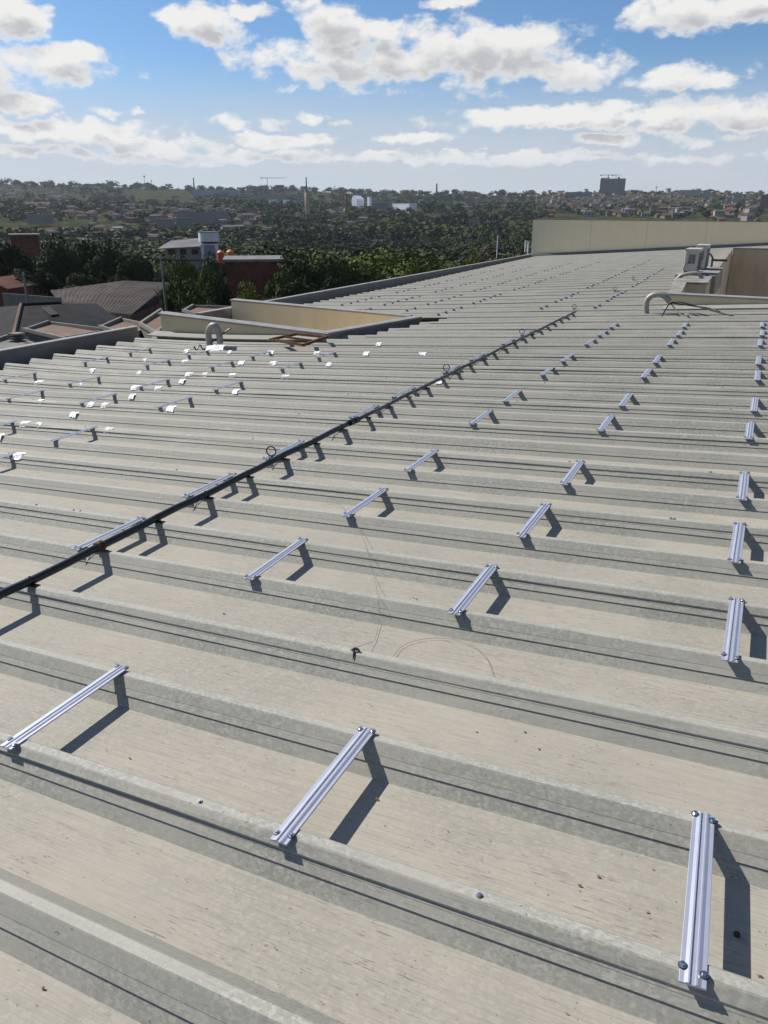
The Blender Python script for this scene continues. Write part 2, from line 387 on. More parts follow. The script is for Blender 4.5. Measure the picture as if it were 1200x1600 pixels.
def ground(x, y):
    x = np.asarray(x, float); y = np.asarray(y, float)
    r = np.hypot(x, y); a = np.arctan2(x, y)
    el_ = np.interp(a, sk_a, sk_e)
    top = 1.6 + 3000 * el_
    base = np.interp(r, PR[:10], PZ[:10])
    hill = 17 * (top / 88.0)
    f = np.clip((r - 1000) / 1000, 0, 1)
    base = np.where(r > 1000, base * (1 - f) + hill * f * 1.0, base)
    g = np.clip((r - 2000) / 1000, 0, 1); g = g * g * (3 - 2 * g) * 0.5 + g * 0.5
    z = np.where(r > 2000, hill * (1 - g) + top * g, base)
    z = np.where(r > 3000, top - (r - 3000) * 0.004, z)
    amp = np.clip((r - 60) / 900, 0, 1) * 3.0 * np.clip((3300 - r) / 900, 0.15, 1)
    return z + amp * hnoise(x, y)
def gz(x, y): return float(ground(x, y))
def ground_hit(px, py, lift=0.0):
    d = ray(px, py); hd = math.hypot(d[0], d[1]); r = 30.0
    while r < 3400:
        p = CAM + d * (r / hd)
        if p[2] < gz(p[0], p[1]) + lift: return p, r
        r *= 1.006
    return CAM + d * (3000 / hd), 3000.0
rs = [0, 25] + list(np.geomspace(40, 9000, 120))
azs = sorted(set(list(np.radians(np.arange(-180, 180, 6))) + list(np.radians(np.arange(-66, 16, 0.7)))))
gv = []; gf = []
na = len(azs)
for r in rs[1:]:
    for a in azs: gv.append((r * math.sin(a), r * math.cos(a)))
gv = np.array(gv); zz = ground(gv[:, 0], gv[:, 1])
verts = [(x, y, z) for (x, y), z in zip(gv, zz)] + [(0, 0, -9.0)]
nr = len(rs) - 1
for i in range(nr - 1):
    for j in range(na):
        j2 = (j + 1) % na
        gf.append((i * na + j, (i + 1) * na + j, (i + 1) * na + j2, i * na + j2))
for j in range(na): gf.append((len(verts) - 1, j, (j + 1) % na))
mt, t, b, P = material('ground_cover')
n = t.noise(P, 0.010, 6.0, 0.6); n2 = t.noise(P, 0.06, 5.0, 0.65)
c = t.mix(t.ramp(n, 0.40, 0.58), (0.018, 0.024, 0.012), (0.034, 0.040, 0.018))
c = t.mix(t.ramp(n2, 0.42, 0.55, 0.0, 0.85), c, (0.058, 0.066, 0.028))
c = t.mix(t.ramp(t.noise(P, 0.03, 4.0, 0.6), 0.56, 0.66, 0.0, 0.8), c, (0.12, 0.085, 0.055))
c = t.mix(t.ramp(t.noise(P, 0.35, 4.0, 0.6), 0.4, 0.7, 0.0, 0.4), c, (0.035, 0.04, 0.02))
t.l.new(c, b.inputs['Base Color']); b.inputs['Roughness'].default_value = 0.95; b.inputs['Specular IOR Level'].default_value = 0.0
M['ground'] = mt
tag(mesh_obj('ground', verts, gf, 'ground', smooth=True), kind='structure')

# ------------------------------------------------------------------ the building we stand on
bld = empty('factory_building')
tag(bld, 'large building whose grey ribbed metal roof fills the foreground', 'building')

# limits of the sheets
def gutter_u(v):                      # left ends of the sheets
    if v < 13.0: return -10.62
    return np.interp(v, [13, 17.3, 45, 50], [-10.78, -10.95, -12.55, -12.8])
# left light well corners
ZW = None
wl_nr = at_y(510, 521, 11.45)         # near right corner, top of coping
wl_nl = at_y(250, 489, 11.45)
zt = wl_nr[2]
wl_fr = at_z(658, 495.5, zt)
wl_fl = at_y(361, 468, wl_fr[1] + 0.25)
wu_n = wl_nr[0] + 0.02; wu_f = wl_fr[0] + 0.02
wv_n = 11.45; wv_f = wl_fr[1]
# right light well
rw_nl = at_y(1045, 458.5, 15.6); rw_nr = at_y(1200, 466.5, 15.6)
ZR = float(rw_nl[2])
rw_a = at_z(1073, 441, ZR); rw_b = at_z(1106, 441.5, ZR); rw_c = at_z(1146, 388.5, ZR); rw_d = at_z(1200, 391, ZR)
def sheet_range(vm):
    u0 = float(gutter_u(vm)); u1 = 7.5 if vm < 15.3 else 9.0
    if wv_n - 0.35 < vm < wv_n + 0.0: pass
    if wv_n <= vm <= wv_f + 0.1:
        u0 = np.interp(vm, [wv_n, wv_f], [wu_n, wu_f]) + 0.34
    if 15.35 < vm < rw_c[1] + 0.2:
        u1 = np.interp(vm, [15.6, rw_a[1], rw_c[1]], [rw_nl[0] + 0.10, rw_a[0] - 0.25, rw_c[0] - 0.25])
    return u0, u1
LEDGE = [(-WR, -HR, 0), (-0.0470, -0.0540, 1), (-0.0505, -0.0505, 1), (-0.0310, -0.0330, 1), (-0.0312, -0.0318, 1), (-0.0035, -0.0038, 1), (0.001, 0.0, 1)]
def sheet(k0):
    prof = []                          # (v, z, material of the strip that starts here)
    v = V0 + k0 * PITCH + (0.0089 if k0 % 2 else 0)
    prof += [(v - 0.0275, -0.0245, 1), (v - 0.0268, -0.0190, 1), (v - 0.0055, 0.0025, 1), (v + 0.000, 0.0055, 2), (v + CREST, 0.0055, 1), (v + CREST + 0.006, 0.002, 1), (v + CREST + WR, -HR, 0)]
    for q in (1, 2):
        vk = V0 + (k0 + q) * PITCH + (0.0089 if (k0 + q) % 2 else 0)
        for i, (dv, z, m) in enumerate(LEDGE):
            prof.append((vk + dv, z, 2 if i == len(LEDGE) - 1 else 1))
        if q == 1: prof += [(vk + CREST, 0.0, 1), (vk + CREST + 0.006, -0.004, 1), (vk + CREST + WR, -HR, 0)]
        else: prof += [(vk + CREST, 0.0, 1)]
    # range of u, taken rib by rib
    vm = V0 + (k0 + 1) * PITCH
    u0, u1 = sheet_range(vm)
    ns = max(4, int((u1 - u0) / 0.55)); us = np.linspace(u0, u1, ns + 1)
    ph = rng.uniform(0, 6.28, 6); am = rng.uniform(0.4, 1.4)
    V = []; F = []; FM = []
    n = len(prof)
    for iu, u in enumerate(us):
        lipg = 0.0018 * am * (math.sin(u * 1.7 + ph[0]) + 0.7 * math.sin(u * 4.1 + ph[1])) + (0.004 if math.sin(u * 0.8 + ph[2]) > 0.93 else 0)
        wob = 0.0012 * math.sin(u * 1.1 + ph[3])
        for i, (vv, z, m) in enumerate(prof):
            dz = wob
            if i < 2: dz += max(-0.0015, lipg)
            if z < -0.08 and i > 5: dz += 0.0016 * math.sin(u * 2.3 + ph[4] + i)
            V.append(roofp(u, vv + (0.0015 * math.sin(u * 0.9 + ph[5])), z + dz))
    for iu in range(ns):
        for i in range(n - 1):
            a = iu * n + i
            F.append((a, a + n, a + n + 1, a + 1)); FM.append(prof[i][2])
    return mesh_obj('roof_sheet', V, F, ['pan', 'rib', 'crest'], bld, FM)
SHEET = {k0: sheet(k0) for k0 in range(-8, 96, 2)}

# gutter and parapet along the left edge
def parapet(v0, v1, ztop, slant=0.0):
    mb = MB(); cp = MB(); gt = MB()
    for (va, vb) in [(v0, v1)]:
        ua, ub = float(gutter_u(va)) - 0.28, float(gutter_u(vb)) - 0.28
        xa = roofp(ua, va)[0]; xb = roofp(ub, vb)[0]
        mb.hexa([(xa - 0.10, va, -1.6), (xa, va, -1.6), (xb, vb + slant, -1.6), (xb - 0.10, vb + slant, -1.6), (xa - 0.10, va, ztop[0]), (xa, va, ztop[0]), (xb, vb, ztop[1]), (xb - 0.10, vb, ztop[1])])
        cp.hexa([(xa - 0.12, va, ztop[0]), (xa + 0.015, va, ztop[0]), (xb + 0.015, vb + 0.02, ztop[1]), (xb - 0.12, vb + 0.02, ztop[1]), (xa - 0.12, va, ztop[0] + 0.02), (xa + 0.015, va, ztop[0] + 0.018), (xb + 0.015, vb + 0.02, ztop[1] + 0.018), (xb - 0.12, vb + 0.02, ztop[1] + 0.02)])
        gt.hexa([(xa + 0.002, va, -1.35), (xa + 0.6, va, -1.35), (xb + 0.6, vb, -1.35), (xb + 0.002, vb, -1.35), (xa + 0.002, va, -1.05), (xa + 0.6, va, -1.05), (xb + 0.6, vb, -1.05), (xb + 0.002, vb, -1.05)])
    mb.build('parapet', 'flash', bld); cp.build('coping', 'cap', bld); gt.build('gutter', 'gutter', bld)
p1 = at_y(245, 510, 11.2); p0 = at_y(0, 551, 8.0)
parapet(-3.0, 11.25, (float(p0[2]) - 0.03, float(p0[2]) - 0.03), 0.25)
q0 = at_y(420, 470.5, 16.6); q1 = at_y(829, 398, 46.6)
def parz(px, py, v):
    x = roofp(float(gutter_u(v)) - 0.28, v)[0]
    d = ray(px, py); tt = (x - CAM[0]) / d[0]; return float((CAM + tt * d)[2])
parapet(13.35, 46.6, (parz(430, 468.5, 16), parz(829, 398, 46)))

def wall_strip(name, pts, zb, th, mat, capmat, parent, cap_over=0.035, capname='coping'):
    """wall along 3-D top points pts (thickness th to the left of the direction of travel), bottom at zb"""
    mb = MB(); cp = MB()
    for a, b_ in zip(pts[:-1], pts[1:]):
        a = np.array(a, float); b_ = np.array(b_, float)
        d = (b_ - a)[:2]; d /= np.linalg.norm(d); nrm = np.array([-d[1], d[0]]) * th
        za = zb if not callable(zb) else zb(a); zc = zb if not callable(zb) else zb(b_)
        mb.hexa([(*a[:2], za), (*b_[:2], zc), (*(b_[:2] + nrm), zc), (*(a[:2] + nrm), za), (*a[:2], a[2] - 0.03), (*b_[:2], b_[2] - 0.03), (*(b_[:2] + nrm), b_[2] - 0.03), (*(a[:2] + nrm), a[2] - 0.03)])
        o = np.array([-d[1], d[0]]) * cap_over; e = d * cap_over
        cp.hexa([(*(a[:2] - o - e), a[2] - 0.032), (*(b_[:2] - o + e), b_[2] - 0.032), (*(b_[:2] + nrm + o + e), b_[2] - 0.032), (*(a[:2] + nrm + o - e), a[2] - 0.032),
                 (*(a[:2] - o - e), a[2]), (*(b_[:2] - o + e), b_[2]), (*(b_[:2] + nrm + o + e), b_[2] + 0.012), (*(a[:2] + nrm + o - e), a[2] + 0.012)])
    w_ = mb.build(name, mat, parent); c_ = cp.build(capname, capmat, parent)
    return w_, c_
# left light well: near wall (beige), right wall (grey flashing outside), far wall (cream)
wall_strip('light_well_wall', [wl_nl, wl_nr - np.array([0.0, 0, 0])], -9.2, 0.16, 'beige', 'cap', bld)
# right wall, its grey metal flashing towards us
a = wl_nr + np.array([0.012, 0.02, 0]); b_ = wl_fr
mbw = MB(); dd = (b_ - a)[:2]; dd /= np.linalg.norm(dd); nn = np.array([-dd[1], dd[0]]) * 0.16
mbw.hexa([(*a[:2], -1.2), (*b_[:2], -1.2), (*(b_[:2] + nn), -1.2), (*(a[:2] + nn), -1.2), (*a[:2], a[2] - 0.02), (*b_[:2], b_[2] - 0.02), (*(b_[:2] + nn), b_[2] - 0.02), (*(a[:2] + nn), a[2] - 0.02)])
mbw.build('light_well_flashing', 'flash', bld)
cpw = MB(); o = np.array([-dd[1], dd[0]]) * 0.02
cpw.hexa([(*(a[:2] - o), a[2] - 0.02), (*(b_[:2] - o), b_[2] - 0.02), (*(b_[:2] + nn + o), b_[2] - 0.02), (*(a[:2] + nn + o), a[2] - 0.02), (*(a[:2] - o), a[2] + 0.012), (*(b_[:2] - o), b_[2] + 0.012), (*(b_[:2] + nn + o), b_[2] + 0.016), (*(a[:2] + nn + o), a[2] + 0.016)])
cpw.build('coping', 'cap', bld)
fr2 = wl_fr + np.array([-0.30, 0.05, 0.002]); fl2 = np.array([wl_fl[0], wl_fl[1], wl_fl[2]])
wall_strip('light_well_wall', [fl2, fr2], -9.2, 0.14, 'yellow', 'cap', bld, 0.02)
# flat metal flashing at the foot of the near wall
def strip_on_roof(name, u0, u1, v0, v1, z0, z1, mat):
    us = np.linspace(u0, u1, 14); V = []; F = []
    for u in us: V += [roofp(u, v0, z0), roofp(u, v0, z0 - 0.02), roofp(u, v1, z1)]
    for i in range(13):
        q = i * 3; F += [(q + 1, q + 4, q + 3, q), (q, q + 3, q + 5, q + 2)]
    return mesh_obj(name, V, F, mat, bld)
strip_on_roof('foot_flashing', -10.6, wu_n - 0.05, 11.17, 11.44, 0.022, 0.07, 'rib')
strip_on_roof('foot_flashing', float(rw_nl[0]) - 0.05, 6.0, 15.28, 15.59, 0.022, 0.06, 'rib')
# saw-edge flashing skirt under the right wall of the left well
# right light well
zb = -3.5
wall_strip('light_well_wall', [rw_nl, (rw_nr - rw_nl) / (rw_nr[0] - rw_nl[0]) * (6.5 - rw_nl[0]) + rw_nl], -4.0, 0.15, 'beige', 'cap', bld, 0.02)
# platform (coping) round the left side of the well
cl = [(rw_nl[0] - 0.02, rw_nl[1] + 0.19), (rw_nl[0] + 0.20, rw_nl[1] + 0.19), (rw_a[0], rw_a[1]), (rw_b[0], rw_b[1]), (rw_c[0], rw_c[1]), (rw_c[0] - 0.30, rw_c[1]), (rw_b[0] - 0.75, rw_b[1] + 2.2), (rw_a[0] - 0.30, rw_a[1])]
pl = MB(); pl.prism(cl, ZR - 0.04, ZR + 0.0); pl.build('coping_platform', 'capdirty', bld)
iw = MB()
ipts = [(rw_nl[0] + 0.18, rw_nl[1] + 0.19), (rw_a[0] - 0.02, rw_a[1] + 0.03), (rw_b[0] - 0.02, rw_b[1] + 0.03), (rw_c[0] - 0.02, rw_c[1] + 0.02)]
for (ax, ay), (bx, by) in zip(ipts[:-1], ipts[1:]):
    d = np.array([bx - ax, by - ay]); d /= np.linalg.norm(d); nn = np.array([-d[1], d[0]]) * 0.14
    iw.hexa([(ax, ay, zb), (bx, by, zb), (bx + nn[0], by + nn[1], zb), (ax + nn[0], ay + nn[1], zb), (ax, ay, ZR - 0.042), (bx, by, ZR - 0.042), (bx + nn[0], by + nn[1], ZR - 0.042), (ax + nn[0], ay + nn[1], ZR - 0.042)])
iw.build('light_well_wall', 'beige2', bld)
fw = MB()
fx = rw_c[0]; fy = rw_c[1]; sl_ = (rw_d[1] - rw_c[1]) / (rw_d[0] - rw_c[0])
fw.hexa([(fx, fy, zb), (9, fy + sl_ * (9 - fx) * 0, zb), (9, fy + 0.2, zb), (fx, fy + 0.2, zb), (fx, fy, ZR - 0.01), (9, fy, ZR - 0.01), (9, fy + 0.2, ZR - 0.01), (fx, fy + 0.2, ZR - 0.01)])
fw.build('light_well_wall', 'beige2', bld)
fc = MB(); fc.box(fx - 0.02, 9, fy - 0.03, fy + 0.24, ZR - 0.008, ZR + 0.03); fc.build('coping', 'flash', bld)
# floor slab inside, outer walls
body = MB()
body.box(-11.25, 12.0, -4.0, 11.3, -9.2, -1.62)
body.build('outer_wall', 'beige', bld)
body = MB(); body.hexa([(-11.3, 14.0, -9.3), (-2.2, 14.0, -9.3), (-2.2, 47.0, -9.3), (-13.0, 47.0, -9.3), (-11.3, 14.0, -1.65), (-2.2, 14.0, -1.65), (-2.2, 47.0, -1.65), (-13.0, 47.0, -1.65)])
body.box(-2.198, 12, 14.0, 15.58, -9.3, -1.65); body.box(-2.198, 12, float(rw_c[1]) + 0.21, 47.0, -9.3, -1.65)
body.build('outer_wall', 'beige', bld)
flr = MB(); flr.box(-5.6, 12, 11.3, 14.0, -9.25, -1.64); flr.build('gap_or_well_floor', 'gutter', bld)  # dark colour stands for shade seen through the roof gap at the corner
flr = MB(); flr.box(-2.19, 9.0, 15.76, rw_c[1], -3.4, -3.3); flr.build('gap_or_well_floor', 'beigefar', bld)  # unseen well floor, kept pale to bounce warm light onto the walls
dk = MB(); dk.hexa([(-11.2, 14.01, -1.645), (-2.2, 14.01, -1.645), (-2.2, 46.6, -1.645), (-12.9, 46.6, -1.645), (-11.2, 14.01, -1.60), (-2.2, 14.01, -1.60), (-2.2, 46.6, -1.60), (-12.9, 46.6, -1.60)]); dk.box(-2.198, 12, 14.01, 15.57, -1.645, -1.60); dk.box(-2.198, 12, float(rw_c[1]) + 0.22, 46.6, -1.645, -1.60); dk.build('dark_gap_slab', 'gutter', bld)  # slab added in a dark colour so the roof gaps read as shade
flr = MB(); flr.prism([(-11.2, 11.62), (-6.6, 11.62), (-6.0, wl_fr[1] - 0.02), (-11.2, wl_fr[1] + 0.1)], -2.3, -2.2); flr.build('gap_or_well_floor', 'yellow', bld)  # unseen floor, shallow and cream so sunlight bounces onto the well walls
ilw = MB(); ilw.hexa([(wl_nr[0] - 0.30, 11.62, -2.2), (wl_nr[0] - 0.24, 11.62, -2.2), (wl_fr[0] - 0.19, wl_fr[1] - 0.02, -2.2), (wl_fr[0] - 0.25, wl_fr[1] - 0.02, -2.2), (wl_nr[0] - 0.30, 11.62, zt - 0.05), (wl_nr[0] - 0.24, 11.62, zt - 0.05), (wl_fr[0] - 0.19, wl_fr[1] - 0.02, zt - 0.05), (wl_fr[0] - 0.25, wl_fr[1] - 0.02, zt - 0.05)]); ilw.build('light_well_wall', 'yellow', bld)
# high wall at the far end of the roof
fy = 46.75
A_ = at_y(830.5, 400, fy); At = at_y(834, 343, fy); Bt = at_y(1200, 347, fy)
slp = (Bt[2] - At[2]) / (Bt[0] - At[0])
hw = MB(); x0 = At[0]; x1 = 22.0
nseg = 9; xs = np.linspace(x0, x1, nseg + 1)
hw.hexa([(x0 - 0.05, fy, -9), (x1, fy, -9), (x1, fy + 0.5, -9), (x0 - 0.05, fy + 0.5, -9), (x0 - 0.03, fy, At[2]), (x1, fy, At[2] + slp * (x1 - x0)), (x1, fy + 0.5, At[2] + slp * (x1 - x0)), (x0 - 0.03, fy + 0.5, At[2])])
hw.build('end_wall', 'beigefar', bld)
cp = MB(); cp.hexa([(x0 - 0.06, fy - 0.03, At[2]), (x1, fy - 0.03, At[2] + slp * (x1 - x0)), (x1, fy + 0.53, At[2] + slp * (x1 - x0)), (x0 - 0.06, fy + 0.53, At[2]), (x0 - 0.06, fy - 0.03, At[2] + 0.035), (x1, fy - 0.03, At[2] + 0.035 + slp * (x1 - x0)), (x1, fy + 0.53, At[2] + 0.035 + slp * (x1 - x0)), (x0 - 0.06, fy + 0.53, At[2] + 0.035)])
cp.build('coping', 'flash', bld)
ft = MB(); ft.hexa([roofp(-13.3, fy - 0.14, 0.02), roofp(9, fy - 0.14, 0.02), (9, fy - 0.004, roofp(9, fy)[2]), (-13.3, fy - 0.004, roofp(-13.3, fy)[2]), roofp(-13.3, fy - 0.10, 0.12), roofp(9, fy - 0.10, 0.12), (9, fy - 0.004, roofp(9, fy)[2] + 0.14), (-13.3, fy - 0.004, roofp(-13.3, fy)[2] + 0.14)])
ft.build('foot_flashing', 'flash', bld)
for xx in np.arange(-9.5, 12, 3.1):      # movement joints in the end wall
    j = MB(); j.box(xx, xx + 0.02, fy - 0.004, fy + 0.01, roofp(xx, fy)[2] + 0.15, At[2] - 0.02 + slp * (xx - x0)); j.build('wall_joint', 'beige2', bld)

# roof fasteners
def screw_mesh():
    mb = MB(); mb.cyl(0, 0, 0, 0.003, 0.0105, 14, 1); mb.cyl(0, 0, 0.003, 0.0045, 0.0095, 14, 0); mb.cyl(0, 0, 0.0045, 0.0100, 0.0060, 6, 0, 0.0056)
    me = bpy.data.meshes.new('screw'); me.from_pydata(mb.v, [], mb.f); me.materials.append(M['steel']); me.materials.append(M['rubber'])
    me.polygons.foreach_set('material_index', mb.m); return me
SCR = screw_mesh()
def old_screw(u, v, z=0.005, s=1.0):
    p = roofp(u, v, z)
    o = bpy.data.objects.new('roof_screw', SCR); COL.objects.link(o); o.parent = SHEET[int(round((v - 0.014 - V0) / PITCH)) // 2 * 2]; o.location = p; o.rotation_euler = (random.uniform(-0.15, 0.15), -TILT + random.uniform(-0.15, 0.15), random.uniform(0, 3)); o.scale = (s, s, s)
for px, py in [(315, 1252), (752, 1397), (893, 719), (740, 919), (65, 787), (125, 800), (1048, 812)]:
    u, v = on_roof(px, py); k = round((v - 0.01 - V0) / PITCH)
    old_screw(u, V0 + k * PITCH + 0.014, 0.005, 0.85)
for k in range(0, 34, 2):
    for j, u in enumerate(np.arange(-9.6, 6.0, 1.87)):
        if k < 5 and -3 < u < 0.6: continue
        if 21 <= k <= 27 and u < -5.2: continue
        old_screw(u + random.uniform(-0.1, 0.1), V0 + k * PITCH + 0.014, 0.005, 0.85)

# ------------------------------------------------------------------ short mounting rails screwed over two ribs
def rail_mesh():
    # cross-section: flat feet, two low ridges and the channel between them
    h = 0.0285
    prof = [(-h, 0.0), (-h, 0.0042), (-0.0275, 0.0048), (-0.0180, 0.0048), (-0.0165, 0.0056), (-0.0100, 0.0086), (-0.0066, 0.0088), (-0.0050, 0.0045), (0.0050, 0.0045), (0.0066, 0.0088), (0.0100, 0.0086),
            (0.0165, 0.0056), (0.0180, 0.0048), (0.0275, 0.0048), (h, 0.0042), (h, 0.0), (0.006, 0.0), (-0.006, 0.0)]
    L0 = -0.034; L1 = PITCH + 0.046
    n = len(prof); V = [(x, L0, z) for x, z in prof] + [(x, L1, z) for x, z in prof]
    F = [(i, (i + 1) % n, n + (i + 1) % n, n + i) for i in range(n)] + [tuple(range(n - 1, -1, -1)), tuple(range(n, 2 * n))]
    F = [tuple(reversed(f)) for f in F]
    me = bpy.data.meshes.new('mounting_rail'); me.from_pydata(V, [], F); me.materials.append(M['alu']); me.update(); return me
RAIL = rail_mesh()
OR = ['first', 'second', 'third', 'fourth', 'fifth', 'sixth', 'seventh', 'eighth', 'ninth', 'tenth', 'eleventh', 'twelfth', 'thirteenth', 'fourteenth', 'fifteenth', 'sixteenth', 'seventeenth', 'eighteenth', 'nineteenth', 'twentieth']
def rail(u, k, label, group, turn=0.0, screws=False):
    p = roofp(u, V0 + k * PITCH, 0.0055)
    o = bpy.data.objects.new('mounting_rail', RAIL); COL.objects.link(o)
    o.location = p; o.rotation_euler = (0, -TILT, turn)
    tag(o, label, 'mounting rail', group)
    if screws:
        for sx in (-1, 1):
            for sy in (0.0, PITCH + 0.012):
                s_ = bpy.data.objects.new('screw', SCR); COL.objects.link(s_); s_.parent = o
                s_.location = (sx * 0.0225, sy + random.uniform(-0.012, 0.012) + (0.02 if sy > 0 else 0), 0.0045); s_.rotation_euler = (random.uniform(-.1, .1), random.uniform(-.1, .1), random.uniform(0, 3))
    return o
KN = [0, 3, 5, 7, 10, 12, 15, 17, 20, 22, 24]
seen = ['nearest the camera'] + [OR[i] + ' from the camera' for i in range(1, 20)]
cols = [(0.0, 'bright bluish aluminium rail in the rightmost column, {}', 'rails of the rightmost column'),
        (-1.10, 'aluminium rail in the second column from the right, {}', 'rails of the second column'),
        (-2.21, 'aluminium rail in the column just right of the black pipe, {}', 'rails of the column right of the pipe')]
du = {(0, 0): 0.0, (0, 1): 0.02, (1, 0): 0.02, (1, 2): 0.03, (1, 3): 0.04, (2, 2): 0.04, (2, 3): 0.03}
for ci, (u, lab, grp) in enumerate(cols):
    for ri, k in enumerate(KN):
        rail(u + du.get((ci, ri), 0.0) + random.uniform(-.008, .008), k, lab.format(seen[ri]), grp, random.uniform(-0.015, 0.015) + (0.02 if (ci, ri) == (0, 0) else 0), k < 11)
for ri, k in enumerate([3, 5, 7, 10, 12, 15, 17, 20, 22]):
    rail(-3.42 + random.uniform(-.008, .008), k, 'aluminium rail crossed by the black pipe line, {}'.format(seen[ri]), 'rails half hidden behind the pipe', random.uniform(-0.015, 0.015), k < 11)
left = [(-5.77, [5, 7, 10, 12, 15, 17], 'first'), (-6.95, [7, 10, 12, 15, 17], 'second'), (-8.17, [10, 12, 15, 17], 'third'), (-9.42, [12, 15, 17], 'fourth')]
for u, ks, nm in left:
    for ri, k in enumerate(ks):
        rail(u + random.uniform(-.02, .02), k, 'slim rail in the {} column left of the pipe, {}'.format(nm, seen[ri]), 'rails before the left light well', random.uniform(-0.02, 0.02), False)
KF = [29, 31, 34, 36, 38, 42, 44, 47, 49, 52, 55, 57, 61, 64, 67, 71]
far = [(-3.13, 1, 'rightmost'), (-4.26, 1, 'second from the right'), (-6.25, 0, 'third from the right'), (-7.40, 1, 'third from the left'), (-8.60, 1, 'second from the left'), (-9.83, 2, 'leftmost')]
for u, st_, nm in far:
    for ri, k in enumerate(KF[st_:]):
        if nm == 'rightmost' and k > 57: continue
        if nm.startswith('second from the left') and k > 68: continue
        v = V0 + k * PITCH
        rail(u * (1 + 0.005 * (v - 17)) + random.uniform(-.02, .02), k, 'tiny far rail, {} column beyond the light wells, {}'.format(nm, seen[ri]), 'far rails beyond the light wells', random.uniform(-0.03, 0.03))

# ------------------------------------------------------------------ pipe line across the ribs
UP = -3.27
def pipe_thing(name, v0, v1, r, mat, label, cat, k0, k1, zc, sq=False):
    root = empty(name, tuple(roofp(UP, v0, zc)), (0, -TILT, 0)); tag(root, label, cat)
    L = v1 - v0; mb = MB(); n = 40
    pts = [(0.006 * math.sin(i * 0.9), L * i / n, 0.003 * math.sin(i * 1.7)) for i in range(n + 1)]
    mb.tube(pts, r, 12 if not sq else 4)
    mb.build('pipe', mat, root, smooth=not sq)
    for k in range(k0, k1):
        y = V0 + k * PITCH - v0 + 0.012
        if y < 0 or y > L: continue
        s_ = MB()
        s_.box(-r - 0.028, r + 0.03, y - 0.016, y + 0.016, -zc + 0.0055, -zc + 0.010)
        s_.tube([(-r - 0.004, y, -zc + 0.01), (-r - 0.003, y, 0), (0, y, r + 0.003), (r + 0.003, y, 0), (r + 0.004, y, -zc + 0.01)], 0.003, 5)
        sad = s_.build('saddle', 'rustdark' if k % 3 else 'greytube', root)
        wv = MB()
        wv.tube([(-r - 0.02, y - 0.01, -zc + 0.012), (-0.07, y - 0.075, -zc - 0.082)], 0.0022, 4)
        wv.build('tie_wire', 'rust' if k in (11, 12, 13) else 'wire', sad)
    return root
bp = pipe_thing('black_pipe', -1.5, 5.86, 0.0225, 'blackpipe', 'thick black pipe lying across the ribs at the lower left', 'pipe', -5, 12, 0.031)
yy = on_roof(176, 855, 0.04)[1] + 1.5
mb = MB(); mb.tube([(0, yy - 0.025, 0), (0, yy + 0.025, 0)], 0.029, 12); mb.build('coupling', 'rust', bp)
mb = MB(); mb.tube([(0, 7.30, 0), (0, 7.36, 0)], 0.029, 12); mb.build('end_cap', 'blackpipe', bp)
gp = pipe_thing('grey_tube', 5.93, 15.05, 0.0185, 'greytube', 'thin dull grey tube continuing beyond the black pipe', 'pipe', 8, 30, 0.028)
mb = MB(); mb.tube([(0, -0.03, 0), (0, 0.04, 0)], 0.028, 12); mb.build('black_collar', 'blackpipe', gp)

# eye rings of the lifeline
rname = ['nearest, on the rail beside the black pipe', 'beside the thin grey tube in mid roof', 'by the upper grey tube', 'just beyond the end of the grey tube', 'far up the roof left of the duct', 'farthest, close to the air conditioners']
for i, (px, py, k) in enumerate([(427, 716, 7), (699, 582, 15), (818, 523, 22), (901, 482, 30), (960, 455, 39), (990, 437, 47)]):
    u = on_roof(px, py)[0]; v = V0 + k * PITCH + 0.015
    root = empty('ring_anchor', tuple(roofp(u, v, 0.005)), (0, -TILT, 0.3)); tag(root, 'round rusty eye ring standing on a rib, ' + rname[i], 'ring anchor', 'eye ring anchors along the pipe line')
    mb = MB(); mb.tube([(0.038 * math.cos(a_), 0, 0.058 + 0.038 * math.sin(a_)) for a_ in np.linspace(0, 2 * math.pi, 21)], 0.0055, 7, caps=False); mb.build('ring', 'rustdark', root, True)
    mb = MB(); mb.box(-0.03, 0.03, -0.02, 0.02, 0, 0.005); mb.cyl(0, 0, 0.005, 0.024, 0.008, 8); mb.build('base', 'greytube', root)

# ------------------------------------------------------------------ foil patches on the ribs
def foil_mesh(seed):
    r = random.Random(seed); nx, ny = 9, 7; w_ = r.uniform(0.10, 0.135); V = []; F = []
    for j in range(ny):
        for i in range(nx):
            x = (i / (nx - 1) - 0.5) * w_ + r.uniform(-0.006, 0.006); s_ = 0.036 - j / (ny - 1) * 0.095 + r.uniform(-0.005, 0.005)
            if s_ > 0: y, z = s_, 0.0
            else: y, z = s_ * 0.68, s_ * 0.74
            V.append((x, y, z + 0.007 + r.uniform(0, 0.006) + (0.006 if j in (0, ny - 1) else 0) * r.random()))
    for j in range(ny - 1):
        for i in range(nx - 1):
            a_ = j * nx + i; F.append((a_, a_ + 1, a_ + nx + 1, a_ + nx))
    F = [tuple(reversed(f)) for f in F]
    me = bpy.data.meshes.new('foil_patch'); me.from_pydata(V, [], F); me.materials.append(M['foil']); me.update(); return me
FO = [foil_mesh(i) for i in range(6)]
